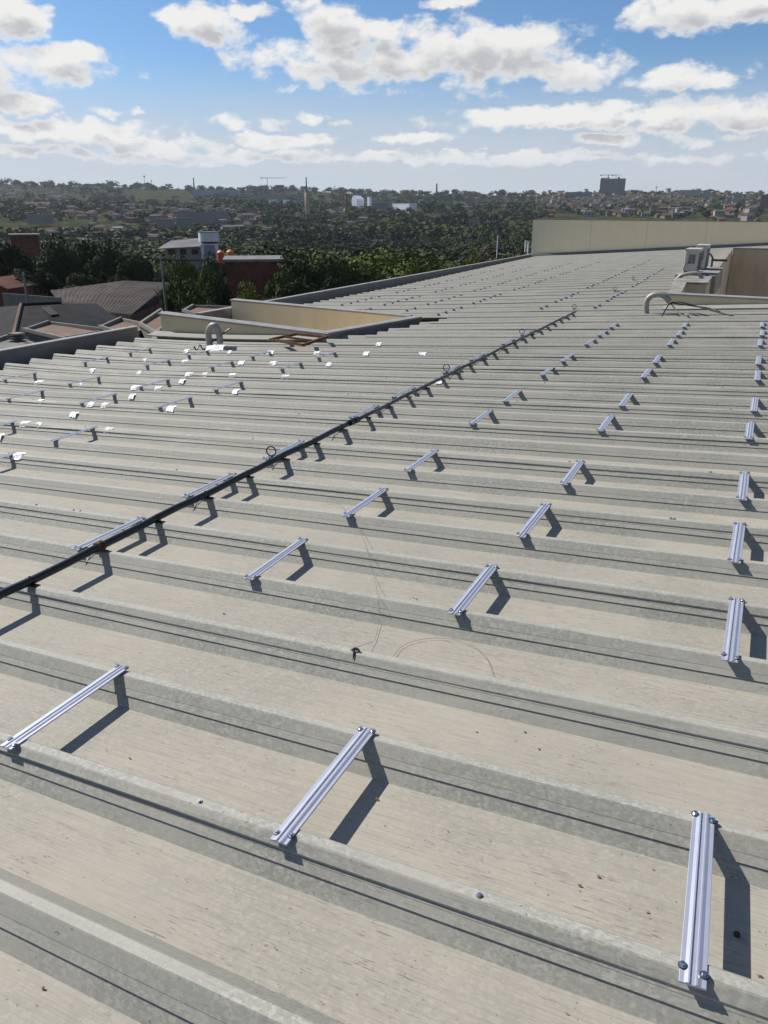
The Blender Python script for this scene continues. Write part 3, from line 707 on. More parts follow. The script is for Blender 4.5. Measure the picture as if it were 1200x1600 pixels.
fp = [(60.5, 597.5), (128, 600.5), (151, 576.7), (70, 625), (146.7, 629.7), (179, 628), (135, 641.3), (78, 658.3), (35, 663), (17, 676), (162.5, 673.8), (233, 560.5), (299, 546), (363, 548.3), (296, 562.5),
      (225, 579.7), (301, 582.5), (332.5, 581), (362, 586), (363, 570), (215, 604), (260, 602.5), (222, 614), (366, 611.7), (266, 638), (298, 591), (427, 549), (495, 551), (589, 538), (569, 553), (427, 567), (511, 569.7), (443, 589), (657.5, 553.7), (682, 597), (22, 714)]
rows = {}
for px, py in fp:
    u, v = on_roof(px, py); k = round((v - V0) / PITCH + 0.05)
    rows.setdefault(k, []).append((u, px, py))
for ri, k in enumerate(sorted(rows)):
    row = sorted(rows[k])
    for ci, (u, px, py) in enumerate(row):
        o = bpy.data.objects.new('foil_patch', FO[(ri * 3 + ci) % 6]); COL.objects.link(o)
        o.location = roofp(u, V0 + k * PITCH, 0.004); o.rotation_euler = (0, -TILT, random.uniform(-0.08, 0.08)); s_ = random.uniform(0.65, 1.0); o.scale = (s_, random.uniform(.7, 1), 1)
        where = 'alone on its rib' if len(row) == 1 else OR[ci] + ' from the left'
        tag(o, 'silver foil patch, {}, {} patched rib from the camera'.format(where, OR[ri]), 'foil patch', 'silver foil patches stuck over the ribs')

# ------------------------------------------------------------------ loose things on the roof
def wire_on(name, pts, label, r=0.0008, mat='wire', z=0.01):
    P3 = []
    for px, py, dz in pts:
        u, v = on_roof(px, py, dz); P3.append(roofp(u, v, dz + 0.004))
    # smooth
    Q = []
    for i in range(len(P3) - 1):
        p0 = P3[max(i - 1, 0)]; p1 = P3[i]; p2 = P3[i + 1]; p3 = P3[min(i + 2, len(P3) - 1)]
        for t_ in np.linspace(0, 1, 7)[:-1]:
            Q.append(0.5 * ((2 * p1) + (-p0 + p2) * t_ + (2 * p0 - 5 * p1 + 4 * p2 - p3) * t_ ** 2 + (-p0 + 3 * p1 - 3 * p2 + p3) * t_ ** 3))
    Q.append(P3[-1])
    mb = MB(); mb.tube(Q, r, 5)
    o = mb.build(name, mat, None, True); tag(o, label, 'wire'); return o
wire_on('loose_wire', [(503, 791, -.08), (530, 789, -.07), (545, 805, .0), (562, 828, -.05), (576, 868, 0.01), (584, 900, -.08), (591, 935, 0.01), (592, 965, -.07), (586, 1000, -.085), (570, 1008, -.06), (548, 1016, .004)], 'long thin wire snaking over three ribs in mid roof')
wire_on('curved_wire', [(615, 1027, -.085), (630, 1010, -.085), (660, 1000, -.085), (700, 999, -.085), (738, 1010, -.085), (760, 1030, -.085), (770, 1056, -.085)], 'short wire curled in an arc on the pan below the long wire', 0.0009, 'conc')
# knot of twisted black tape where the wire is fixed
u, v = on_roof(553, 1021); root = empty('tape_knot', tuple(roofp(u, V0 + 2 * PITCH + 0.01, 0.006)), (0, -TILT, 0)); tag(root, 'small black knot of tape at the lower end of the long wire', 'tape knot')
mb = MB(); mb.tube([(-0.012, 0, 0.004), (0, 0.004, 0.012), (0.014, 0.006, 0.010), (0.026, 0.002, 0.006)], [0.004, 0.007, 0.006, 0.003], 6); mb.build('knot', 'rustdark', root)
mb = MB(); mb.tube([(0, 0, 0.006), (0.006, -0.016, 0.0), (0.010, -0.034, -0.018)], [0.005, 0.004, 0.001], 5); mb.build('tail', 'rubber', root)
# a nut lying in the shadow of the nearest rail
u, v = on_roof(1150, 1461, -HR); mb = MB(); mb.cyl(0, 0, 0, 0.008, 0.008, 6); mb.cyl(0, 0, 0.008, 0.016, 0.0045, 8)
o = mb.build('loose_bolt', 'rustdark'); o.location = roofp(u, v, -HR + 0.001); o.rotation_euler = (0.5, 0, 0.4); tag(o, 'small dark bolt lying in the shadow of the nearest rail', 'bolt')
# dry leaves, seeds and crumbs
V = []; F = []
spots = [(68, 1545), (255, 1500), (430, 1482), (610, 1453), (203, 1186), (960, 1163), (982, 1170), (842, 1172), (932, 1165), (890, 1087), (728, 1055), (640, 936), (645, 934), (650, 937), (1188, 1527), (1020, 1495), (1078, 1288), (885, 1585),
         (92, 1222), (590, 1250), (1012, 1427), (700, 1300), (120, 1205), (745, 1145), (820, 1145), (500, 1140), (430, 1030), (350, 960), (230, 880), (425, 925), (1140, 1120), (1020, 1360), (905, 1385), (935, 1372), (100, 1030), (50, 985), (57, 955), (520, 930)]
for (px, py) in spots + [(random.uniform(0, 1200), random.uniform(760, 1600)) for _ in range(170)]:
    u, v = on_roof(px, py, -HR); kk = ((v - V0) / PITCH) % 1.0
    if kk < 0.26 or kk > 0.80: continue
    s_ = random.uniform(0.0035, 0.0085) if (px, py) in spots else random.uniform(0.0012, 0.0034); a_ = random.uniform(0, 6.28)
    c = roofp(u, v, -HR + 0.003); n0 = len(V); m_ = random.randint(5, 7)
    V.append((c[0], c[1], c[2] + s_ * 0.5))
    for q in range(m_):
        rr = s_ * random.uniform(0.5, 1.2); V.append((c[0] + rr * math.cos(a_ + q * 6.283 / m_), c[1] + rr * math.sin(a_ + q * 6.283 / m_) * 0.6, c[2] + s_ * random.uniform(-0.1, 0.5)))
    for q in range(m_): F.append((n0, n0 + 1 + q, n0 + 1 + (q + 1) % m_))
tag(mesh_obj('dry_leaf_crumbs', V, F, 'dryleaf'), 'brown crumbs of dry leaves scattered over the roof pans', 'leaf crumbs', kind='stuff')

# rusty square frame by the left light well
fz = None
c0 = [at_y(421, 530, 10.75), at_y(463, 521, 11.25), at_y(511, 526, 11.25), at_y(474, 539, 10.75)]
zf = roofp(-7.0, 10.9)[2] + 0.08
c0 = [at_z(422, 530.5, zf + 0.0), at_z(463, 522, zf + 0.03), at_z(510, 526.5, zf + 0.06), at_z(474, 539, zf + 0.03)]
ctrp = sum(c0) / 4
fr = empty('rusty_frame', tuple(ctrp)); tag(fr, 'rusty rectangular angle-iron frame lying before the left light well', 'metal frame')
def bar(name, p, q, w_, h_, mat, parent):
    p = Vector(p); q = Vector(q); d = (q - p).normalized(); s_ = d.cross(Vector((0, 0, 1))).normalized() * w_ / 2; u_ = Vector((0, 0, 1)) * h_ / 2
    mb = MB(); mb.hexa([p - s_ - u_, q - s_ - u_, q + s_ - u_, p + s_ - u_, p - s_ + u_, q - s_ + u_, q + s_ + u_, p + s_ + u_]); return mb.build(name, mat, parent)
for i in range(4):
    bar('frame_bar', c0[i] - ctrp, c0[(i + 1) % 4] - ctrp, 0.045, 0.04, 'rust', fr)
bar('cross_bar', (c0[0] + (c0[1] - c0[0]) * .5) - ctrp, (c0[3] + (c0[2] - c0[3]) * .5) - ctrp, 0.03, 0.03, 'rustdark', fr)

# ------------------------------------------------------------------ goose-neck ducts
def smooth(P3, n=8):
    Q = []
    for i in range(len(P3) - 1):
        p0 = P3[max(i - 1, 0)]; p1 = P3[i]; p2 = P3[i + 1]; p3 = P3[min(i + 2, len(P3) - 1)]
        for t_ in np.linspace(0, 1, n)[:-1]:
            Q.append(0.5 * ((2 * p1) + (-p0 + p2) * t_ + (2 * p0 - 5 * p1 + 4 * p2 - p3) * t_ ** 2 + (-p0 + 3 * p1 - 3 * p2 + p3) * t_ ** 3))
    Q.append(P3[-1]); return Q
def gooseneck(pts, y, r, label, cables, foot=True):
    P3 = [at_y(px, py, y) for px, py in pts]
    root = empty('cable_gooseneck', tuple(P3[0])); tag(root, label, 'duct')
    o = P3[0]; Q = [q - o for q in smooth(P3)]
    Q[0] = Q[0] - np.array([0, 0, 0.06])
    mb = MB(); mb.tube(Q, r, 14); mb.build('bent_pipe', 'lagging', root, True)
    mb = MB(); mb.tube([Q[-1] - (Q[-1] - Q[-2]) * 0.4, Q[-1] + (Q[-1] - Q[-2]) * 0.12], r * 1.02, 14); mb.build('dark_mouth', 'rubber', root)
    if foot:
        mb = MB(); mb.tube([Q[0], Q[0] + np.array([0, 0, 0.10])], [r * 1.5, r * 1.08], 14); mb.build('sealed_foot', 'foil', root)
    for cb in cables:
        mb = MB(); mb.tube([q - o for q in smooth([at_y(px, py, yy_) for px, py, yy_ in cb], 6)], 0.012, 6); mb.build('cable', 'blackpipe', root, True)
    return root
gooseneck([(1010, 490), (1009.5, 478), (1012, 468), (1020, 461.5), (1030, 460), (1039, 463), (1046, 471)], 14.75, 0.052, 'grey goose-neck pipe with black cables before the right light well',
          [[(1048, 474, 14.75), (1056, 484, 14.5), (1068, 495, 14.3), (1076, 494, 14.2)], [(1048, 473, 14.75), (1062, 472, 14.7), (1090, 479, 14.6), (1115, 486, 14.45), (1146, 494, 14.25)], [(1046, 474, 14.75), (1040, 484, 14.5), (1034, 494, 14.3)], [(1049, 473, 14.75), (1075, 477, 14.7), (1110, 482, 14.6), (1125, 487, 14.4)]], False)
gooseneck([(1053, 444), (1058, 436), (1066, 430), (1078, 427.5), (1088, 427), (1094, 430), (1097, 435)], 19.6, 0.045, 'small grey goose-neck pipe beside the air conditioners', [[(1097, 435, 19.6), (1102, 437, 19.9), (1108, 434, 20.2)]], False)
gooseneck([(328, 540), (326, 527), (326.5, 516), (331, 509.5), (336, 509), (340, 515), (343, 526), (344, 536)], 10.45, 0.054, 'grey inverted-U vent pipe before the left light well',
          [[(326, 539, 10.45), (318, 546, 10.3), (312, 539, 10.3), (307, 547, 10.2), (303, 541, 10.2)], [(330, 536, 10.42), (350, 520, 10.45), (361, 513, 10.5)]], False)
# big foil seal at the foot of that vent
o = bpy.data.objects.new('foil_patch', FO[2]); COL.objects.link(o); uu, vv = on_roof(337, 544); o.location = roofp(uu, vv, 0.02); o.scale = (2.4, 1.8, 1.6); o.rotation_euler = (0, -TILT, 0.2)
tag(o, 'large silver foil seal round the foot of the inverted-U vent pipe', 'foil patch', 'silver foil patches stuck over the ribs')

# ------------------------------------------------------------------ air conditioner outdoor units
def ac_unit(px, py, y, wpx, hpx, label):
    p = at_y(px, py, y); s_ = depth(p) / FPX; W_ = wpx * s_; H_ = hpx * s_; D_ = 0.85
    root = empty('air_conditioner', (p[0], p[1], p[2]), (0, 0, -0.02)); tag(root, label, 'air conditioner', 'air conditioners by the right light well')
    mb = MB(); mb.box(-W_ / 2, W_ / 2, 0, D_, 0.05, H_); ob = mb.build('casing', 'acwhite', root)
    bv = ob.modifiers.new('bevel', 'BEVEL'); bv.width = 0.015; bv.segments = 2
    mb = MB(); mb.box(-W_ / 2 - .012, W_ / 2 + .012, -.012, D_ + .012, H_ - 0.03, H_ + 0.012); mb.build('lid', 'acwhite', root)
    n = 11
    for i in range(n):
        z = 0.09 + (H_ - 0.16) * i / n
        mb = MB(); mb.box(W_ / 2, W_ / 2 + 0.012, 0.04, D_ - 0.04, z, z + (H_ - 0.16) / n * 0.55); mb.build('louvre_slat', 'dark', root)
    mb = MB(); mb.box(-W_ * 0.22, W_ * 0.28, -0.008, 0.001, H_ * 0.42, H_ * 0.80); scov = mb.build('service_cover', 'conc', root)
    mb = MB(); mb.cyl(0, 0, 0, 0.03, 0.014, 8)
    for dx, dz in ((-0.02, 0.52), (0.03, 0.47)):
        v_ = MB(); v_.tube([(dx, -0.035, H_ * dz), (dx, 0.0, H_ * dz)], 0.013, 8); v_.build('valve', 'brass', scov)
    mb = MB(); mb.tube([Vector(q) for q in smooth([np.array(q) for q in [(-0.02, -0.035, H_ * .52), (-0.10, -0.06, H_ * .40), (-0.14, -0.06, H_ * .18), (-0.02, -0.06, 0.04), (0.2, 0.0, 0.06), (W_ * 0.9, 0.2, 0.05)]], 6)], 0.009, 6); mb.build('refrigerant_line', 'blackpipe', root, True)
    for sx in (-1, 1):
        mb = MB(); mb.box(sx * W_ * .35 - .03, sx * W_ * .35 + .03, 0.02, D_ - .02, -0.01, 0.05); mb.build('foot_rail', 'greytube', root)
    return root
ac_unit(1077, 428, 20.6, 20, 36, 'nearer cream air conditioner unit by the right light well')
ac_unit(1091, 423, 22.4, 17, 37, 'farther cream air conditioner unit behind the other one')
# support plinth under the units
mb = MB()
pz = at_y(1077, 428, 20.6)
mb.box(pz[0] - 0.30, pz[0] + 0.62, 20.4, 23.6, -0.3, float(pz[2]) - 0.012); mb.build('plinth', 'capdirty', bld)
# pipe stand with valve behind the units
pp = at_y(1111, 420, 24.0); root = empty('pipe_stand', tuple(pp)); tag(root, 'dark bent pipe stand right of the air conditioners', 'pipe stand')
s_ = depth(pp) / FPX
mb = MB(); mb.tube([(0, 0, -0.2), (0, 0, 16 * s_), (-4 * s_, 0, 22 * s_), (-10 * s_, 0, 17 * s_)], 0.03, 8); mb.build('bent_pipe', 'greytube', root, True)
mb = MB(); mb.tube([(0, 0, 13 * s_), (20 * s_, 0.3, 12 * s_)], 0.03, 8); mb.build('branch', 'rust', root, True)
for i, (pts_, lb) in enumerate([([(1090, 437, 20.2), (1104, 431, 20.4), (1112, 432, 20.8)], 'black cable bundle on the dusty ledge'), ([(1098, 425, 22.0), (1112, 424, 22.4), (1124, 425, 23.0)], 'black cable crossing the ledge behind the units')]):
    mb = MB(); mb.tube(smooth([at_y(a_, b_2, c_) for a_, b_2, c_ in pts_], 5), 0.022, 6); tag(mb.build('ledge_cable', 'blackpipe', None, True), lb, 'cable')

# ------------------------------------------------------------------ neighbouring roofs at the lower left
def quadroof(name, pts, th, mats, parent, wall=True, zg=-12):
    """pts: 3-D corner points of a slab (counter-clockwise from above)"""
    mb = MB(); n = len(pts)
    v = [tuple(p) for p in pts] + [(p[0], p[1], p[2] - th) for p in pts]
    f = [tuple(range(n))] + [tuple(range(2 * n - 1, n - 1, -1))] + [(i, n + i, n + (i + 1) % n, (i + 1) % n) for i in range(n)]
    mb.add(v, f, 0); ob = mb.build(name, mats, parent); return ob
def body_under(pts, parent, mat, inset=0.0, zg=-14, drop=0.05, name='wall'):
    c = sum(np.array(p) for p in pts) / len(pts)
    P2 = [c + (np.array(p) - c) * (1 - inset) for p in pts]
    mb = MB(); mb.prism([(p[0], p[1]) for p in P2], zg, [p[2] - drop for p in P2]); return mb.build(name, mat, parent)
# dark grey hip-roofed house
h1 = empty('hip_roofed_house', tuple(at_z(60, 500, -8))); tag(h1, 'low house with dark grey hipped roof and one pale skylight, lower left', 'house')
def L(p): return np.array(p) - np.array(h1.location)
ze = -7.2; zr = -5.4
e1 = at_z(17, 545, ze); e2 = at_z(215, 520, ze); e3 = at_z(150, 474, ze - 0.2); e4 = at_z(-140, 490, ze); e5 = at_z(-160, 560, ze)
r1 = at_z(33, 477, zr); r2 = at_z(95, 474, zr)
mb = MB(); mb.add([L(e1), L(e2), L(r2), L(r1)], [(0, 1, 2, 3)]); mb.add([L(e2), L(e3), L(r2)], [(0, 1, 2)]); mb.add([L(e1), L(r1), L(e4), L(e5)], [(0, 1, 2, 3)]); mb.add([L(r1), L(r2), L(e3), L(e4)], [(0, 1, 2, 3)])
mb.build('roof', 'slate', h1)
mb = MB(); mb.tube([L(r1) + np.array([0, 0, .05]), L(e1) + np.array([0, 0, .06])], 0.16, 6); mb.build('hip_capping', 'pinkwall', h1)
mb = MB(); mb.tube([L(r1) + np.array([0, 0, .05]), L(r2) + np.array([0, 0, .06])], 0.14, 6); mb.build('ridge_capping', 'slate', h1)
body_under([L(e1), L(e2), L(e3), L(e4), L(e5)], h1, 'pinkwall', 0.06, -5.5, 0.1)
npl = np.cross(e2 - e1, r1 - e1)
def on_plane(px, py):
    d = ray(px, py); return CAM + d * (npl @ (e1 - CAM) / (npl @ d))
sk1 = [on_plane(65, 486), on_plane(80, 498), on_plane(92, 496), on_plane(77, 483)]
quadroof('skylight', [L(p) + np.array([0, 0, .28]) for p in sk1], 0.06, 'asb', h1)
# small terraces with white kerbs, close under the parapet
def terrace(pix, z, label, mat='slab', rim=0.22, wallm='conc', zg=-13):
    P3 = [at_z(px, py, z) for px, py in pix]; c = sum(P3) / len(P3)
    root = empty('flat_roofed_annex', tuple(c)); tag(root, label, 'flat roof', 'pinkish flat roofs between the houses and the parapet')
    Q = [p - c for p in P3]; n = len(Q)
    quadroof('roof', Q, 0.15, mat, root)
    body_under(Q, root, wallm, 0.01, zg - c[2], 0.16)
    for i in range(n):
        bar('kerb', Q[i] + np.array([0, 0, .14]), Q[(i + 1) % n] + np.array([0, 0, .06]), 0.16, 0.20, 'concl', root)
    return root
terrace([(37, 518), (104, 532), (165, 519), (77, 506)], -5.2, 'small pinkish flat roof with pale kerb, just over the parapet at far left')
terrace([(156, 514), (205, 528), (236, 513), (190, 501)], -4.6, 'flat pinkish roof hidden in part by the sloping end of the parapet')
terrace([(218, 509), (246, 524), (262, 507), (252, 488)], -4.2, 'pinkish flat roof at the left end of the cream light well wall')
terrace([(286, 488), (330, 500), (375, 490), (375, 484), (302, 480)], -5.0, 'pinkish flat roof between the two light well walls')
terrace([(-40, 545), (10, 572), (60, 545), (18, 527)], -5.6, 'grey concrete slab with vent boxes below the dark hipped roof', 'conc')
vb = empty('vent_box', tuple(at_z(28, 534, -5.2))); tag(vb, 'dark louvred vent box beside the small flat roof at far left', 'vent box')
for i in range(4):
    mb = MB(); mb.box(-0.35, 0.35, -0.3, 0.3, i * 0.14, i * 0.14 + 0.07); mb.build('louvre', 'dark' if i < 3 else 'concl', vb)
# large brown fibre-cement shed
sh = empty('brown_roofed_shed', tuple(at_z(180, 470, -9))); tag(sh, 'long shed with brown fibre-cement roof and brick gable', 'shed')
def S(p): return np.array(p) - np.array(sh.location)
gA = [(78, 453, -7.2), (200, 437, -5.2), (262, 441, -5.6), (285, 454, -8.2), (232, 484, -8.6), (200, 492, -9.0), (130, 482, -8.6), (92, 466, -8.0)]
apx = [at_z(*p) for p in [(78, 454, -8.0), (196, 438.5, -7.0), (262, 442, -7.4), (283, 456, -8.4)]]
bot = [at_z(*p) for p in [(90, 470, -8.6), (150, 486, -8.6), (205, 492, -8.6), (250, 474, -8.6)]]
mid_ = [at_z(*p) for p in [(84, 461, -8.2), (165, 461, -7.6), (240, 463, -7.7), (272, 465, -8.4)]]
nx = 24
for i in range(3):
    for (Aa, Bb) in ((apx, mid_), (mid_, bot)):
        mb = MB(); V = []; F = []
        for q in range(nx + 1):
            tt = q / nx; pa = Aa[i] * (1 - tt) + Aa[i + 1] * tt; pb = Bb[i] * (1 - tt) + Bb[i + 1] * tt; dz = 0.06 * (q % 2)
            V += [S(pa) + np.array([0, 0, dz]), S(pb) + np.array([0, 0, dz])]
        for q in range(nx): F.append((2 * q + 1, 2 * q + 3, 2 * q + 2, 2 * q))
        mb.add(V, F); mb.build('roof_panel', 'asb', sh)
mb = MB(); P_ = [S(p) for p in (bot[0], bot[1], bot[2], bot[3])]
for i in range(3):
    a1, b1 = P_[i], P_[i + 1]; mb.add([a1, b1, (b1[0], b1[1], b1[2] - 4), (a1[0], a1[1], a1[2] - 4)], [(3, 2, 1, 0)])
mb.build('wall', 'pinkwall', sh)
g1 = at_z(262, 447, -7.4); g2 = at_z(291, 452, -8.0)
bx = S(at_z(276, 470, -9.0))
mb = MB(); gw = [S(p) for p in (at_z(222, 480, -9.2), at_z(292, 474, -9.2))]
zt1 = 1.15
mb.add([(gw[0][0], gw[0][1], -5), (gw[1][0], gw[1][1], -5), (gw[1][0], gw[1][1], 1.75), (gw[0][0] * .4 + gw[1][0] * .6, gw[0][1] * .4 + gw[1][1] * .6, 1.35), (gw[0][0], gw[0][1], 0.2)], [(0, 1, 2, 3, 4)])
mb.build('gable_wall', 'pinkwall', sh)
bw = [S(p) for p in (at_z(216, 478, -9.6), at_z(258, 476, -9.6))]
mb = MB(); mb.box(min(bw[0][0], bw[1][0]), max(bw[0][0], bw[1][0]), min(bw[0][1], bw[1][1]) - 2.5, max(bw[0][1], bw[1][1]) - 1.2, -5, 0.25); mb.build('brick_lean_to', 'brick', sh)
for fx_ in (0.72, 0.86, 0.95):
    c = gw[0] * (1 - fx_) + gw[1] * fx_
    mb = MB(); mb.box(c[0] - 0.22, c[0] + 0.22, c[1] - 0.2, c[1] + 0.02, -3.5, 0.1); mb.build('window', 'dark', sh)
# pale long wall and terracotta house at the left edge
lw = empty('pale_boundary_wall', tuple(at_z(50, 470, -10))); tag(lw, 'long pale grey wall panel behind the dark hipped roof, far left', 'wall')
a1 = at_z(6, 474, -8.2) - np.array(lw.location); b1 = at_z(96, 476, -8.2) - np.array(lw.location)
for i in range(6):
    p = a1 + (b1 - a1) * i / 6; q = a1 + (b1 - a1) * (i + 0.985) / 6
    mb = MB(); mb.hexa([(p[0], p[1], -2.5), (q[0], q[1], -2.5), (q[0], q[1] + 0.15, -2.5), (p[0], p[1] + 0.15, -2.5), (p[0], p[1], p[2] + 1.15 - i * .06), (q[0], q[1], q[2] + 1.10 - i * .06), (q[0], q[1] + 0.15, q[2] + 1.10 - i * .06), (p[0], p[1] + 0.15, p[2] + 1.15 - i * .06)])
    mb.build('wall_panel', 'concl', lw)

def gable_house(p, W_, D_, H_, rot, roofm, wallm, label, group=None, name='house', cat='house', parts=True, rh=None):
    rh = rh if rh is not None else W_ * 0.22
    root = empty(name, tuple(p), (0, 0, rot)); tag(root, label, cat, group)
    mb = MB(); mb.box(-W_ / 2, W_ / 2, -D_ / 2, D_ / 2, -4, H_); mb.add([(-W_ / 2, -D_ / 2, H_), (W_ / 2, -D_ / 2, H_), (0, -D_ / 2, H_ + rh)], [(0, 1, 2)]); mb.add([(-W_ / 2, D_ / 2, H_), (W_ / 2, D_ / 2, H_), (0, D_ / 2, H_ + rh)], [(2, 1, 0)])
    mb.build('wall', wallm, root)
    o = 0.4; mb = MB()
    for sx in (-1, 1):
        mb.hexa([(sx * (W_ / 2 + o), -D_ / 2 - o, H_ - 0.15), (0, -D_ / 2 - o, H_ + rh), (0, D_ / 2 + o, H_ + rh), (sx * (W_ / 2 + o), D_ / 2 + o, H_ - 0.15), (sx * (W_ / 2 + o), -D_ / 2 - o, H_), (0, -D_ / 2 - o, H_ + rh + .15), (0, D_ / 2 + o, H_ + rh + .15), (sx * (W_ / 2 + o), D_ / 2 + o, H_)])
    mb.build('roof', roofm, root)
    for k in range(max(1, int(W_ / 4))):
        x = -W_ / 2 + (k + 0.5) * W_ / max(1, int(W_ / 4))
        mb = MB(); mb.box(x - 0.5, x + 0.5, -D_ / 2 - 0.03, -D_ / 2 + 0.02, H_ * 0.35, H_ * 0.75); mb.build('window', 'pane', root)
    return root
gable_house(at_z(6, 452, -8.0) - np.array([0, 0, 3]), 5, 6, 3.4, 0.3, 'terra', 'brick', 'small terracotta-tiled house at the left edge under the dark trees')

def block(px0, px1, pytop, pybase, dist, D_, mats, label, name='building', cat='building', floors=0, bays=0, group=None, extra_h=0.0, roofm=None, rot=None, turn=0.0):
    """box building: its front spans px0..px1 at the given distance, top and base at the given rows"""
    a1 = at_d(px0, pytop, dist); b1 = at_d(px1, pytop, dist)
    ztop = (a1[2] + b1[2]) / 2; zb_ = at_d((px0 + px1) / 2, pybase, dist)[2] - 4
    W_ = math.hypot(*(b1 - a1)[:2]); c = (a1 + b1) / 2
    root = empty(name, (c[0], c[1], zb_), (0, 0, (math.atan2(b1[1] - a1[1], b1[0] - a1[0]) if rot is None else rot) + turn)); tag(root, label, cat, group)
    H_ = ztop - zb_
    mb = MB(); mb.box(-W_ / 2, W_ / 2, 0, D_, 0, H_); mb.build('wall', mats, root)
    if roofm:
        mb = MB(); mb.box(-W_ / 2 - .3, W_ / 2 + .3, -.3, D_ + .3, H_, H_ + max(0.3, W_ * 0.01)); mb.build('roof', roofm, root)
    if floors:
        for i in range(bays):
            for j in range(floors):
                x = -W_ / 2 + (i + 0.5) * W_ / bays; z = 4 + (j + 0.55) * (H_ - 4) / floors
                mb = MB(); mb.box(x - W_ / bays * .28, x + W_ / bays * .28, -0.06, 0.02, z - (H_ - 4) / floors * .28, z + (H_ - 4) / floors * .28); mb.build('window', 'pane', root)
    return root, W_, H_
# middle-distance buildings
block(15, 60, 368, 374, 215, 9, 'brick', 'two-storey red brick building with pale roof behind the dark trees, left', floors=2, bays=4, roofm='wallA')
block(352, 440, 409, 470, 95, 8, 'brick', 'maroon brick building with a pale roof edge among the trees', roofm='conc')
# grey hall with shallow roof, and the tank house next to it
r_, W_, H_ = block(258, 313, 387, 402, 170, 12, 'wallB', 'low hall with light grey sheet roof left of the white tank', 'hall', 'hall', 1, 3)
mb = MB(); mb.hexa([(-W_ / 2 - 1.5, -1, H_ - 0.3), (W_ / 2 + .4, -1, H_ + .1), (W_ / 2 + .4, 13, H_ + 1.3), (-W_ / 2 + 1, 13, H_ + 0.8), (-W_ / 2 - 1.5, -1, H_ - 0.1), (W_ / 2 + .4, -1, H_ + .3), (W_ / 2 + .4, 13, H_ + 1.5), (-W_ / 2 + 1, 13, H_ + 1.0)]); mb.build('roof', 'greyroof', r_)
r_, W_, H_ = block(313, 341, 381, 396, 168, 4, 'white', 'white tank house with a round white tank on top', 'tank_house', 'tank house')
mb = MB(); mb.cyl(0, 2, H_, H_ + 0.4, 1.7, 20, 0); mb.build('tank_stand', 'dark', r_, False)
mb = MB(); mb.cyl(0, 2, H_ + 0.4, H_ + 2.2, 2.1, 28, 0); mb.build('tank', 'white', r_, False)
mb = MB(); mb.cyl(0, 2, H_ + 2.2, H_ + 2.35, 2.16, 28, 0); mb.build('tank_lid', 'concl', r_)
mb = MB(); mb.add([(-1.2, -0.15, H_ - 2.4), (1.3, -0.15, H_ - 2.4), (1.0, -0.05, H_ - 0.2), (-1.1, -0.05, H_ - 0.2)], [(0, 1, 2, 3)]); mb.build('sloping_panel', 'bluegrey', r_)
for i, (px, py, mm, lb) in enumerate([(345, 400, 'red', 'bright red drum tank right of the white tank house'), (360, 399, 'orange', 'orange drum tank right of the red one')]):
    p = at_d(px, py, 160); root = empty('drum_tank', (p[0], p[1], p[2] - 1)); tag(root, lb, 'tank')
    mb = MB(); mb.cyl(0, 0, -1, 1.7, 0.72, 16); mb.build('shell', mm, root, False); mb = MB(); mb.cyl(0, 0, 1.7, 2.1, 0.72, 16, 0, 0.2); mb.build('lid', 'orange', root)
# utility poles
def pole(px, pytop, pybase, dist, arms, label, r=0.11):
    tp = at_d(px, pytop, dist); z0 = min(gz(tp[0], tp[1]), at_d(px, pybase, dist)[2]) - 0.5
    root = empty('utility_pole', (tp[0], tp[1], z0)); tag(root, label, 'pole', 'utility poles among the trees')
    mb = MB(); mb.tube([(0, 0, 0), (0, 0, tp[2] - z0)], [r * 1.3, r], 8); mb.build('post', 'conc', root)
    rgt = Vector((RW[0][0], RW[0][1], 0))
    for dz, w0, w1 in arms:
        mb = MB(); a1 = rgt * w0 + Vector((0, 0, tp[2] - z0 - dz)); b1 = rgt * w1 + Vector((0, 0, tp[2] - z0 - dz - .1)); mb.tube([a1, b1], 0.09, 5); mb.build('crossarm', 'rubber', root)
pole(251, 398, 450, 78, [(0.4, -0.2, 3.9), (2.0, -0.2, 1.9)], 'pole with two dark crossarms before the palm-like trees')
pole(393, 372, 405, 130, [], 'plain pale pole rising from the brick building')
pole(36, 425, 458, 80, [(0.3, -.8, .8)], 'pole standing in front of the dark trees at far left')

# ------------------------------------------------------------------ far landmarks
def hill_block(px0, px1, pt, pb, dist, D_, m, label, **kw): return block(px0, px1, pt, pb, dist, D_, m, label, **kw)
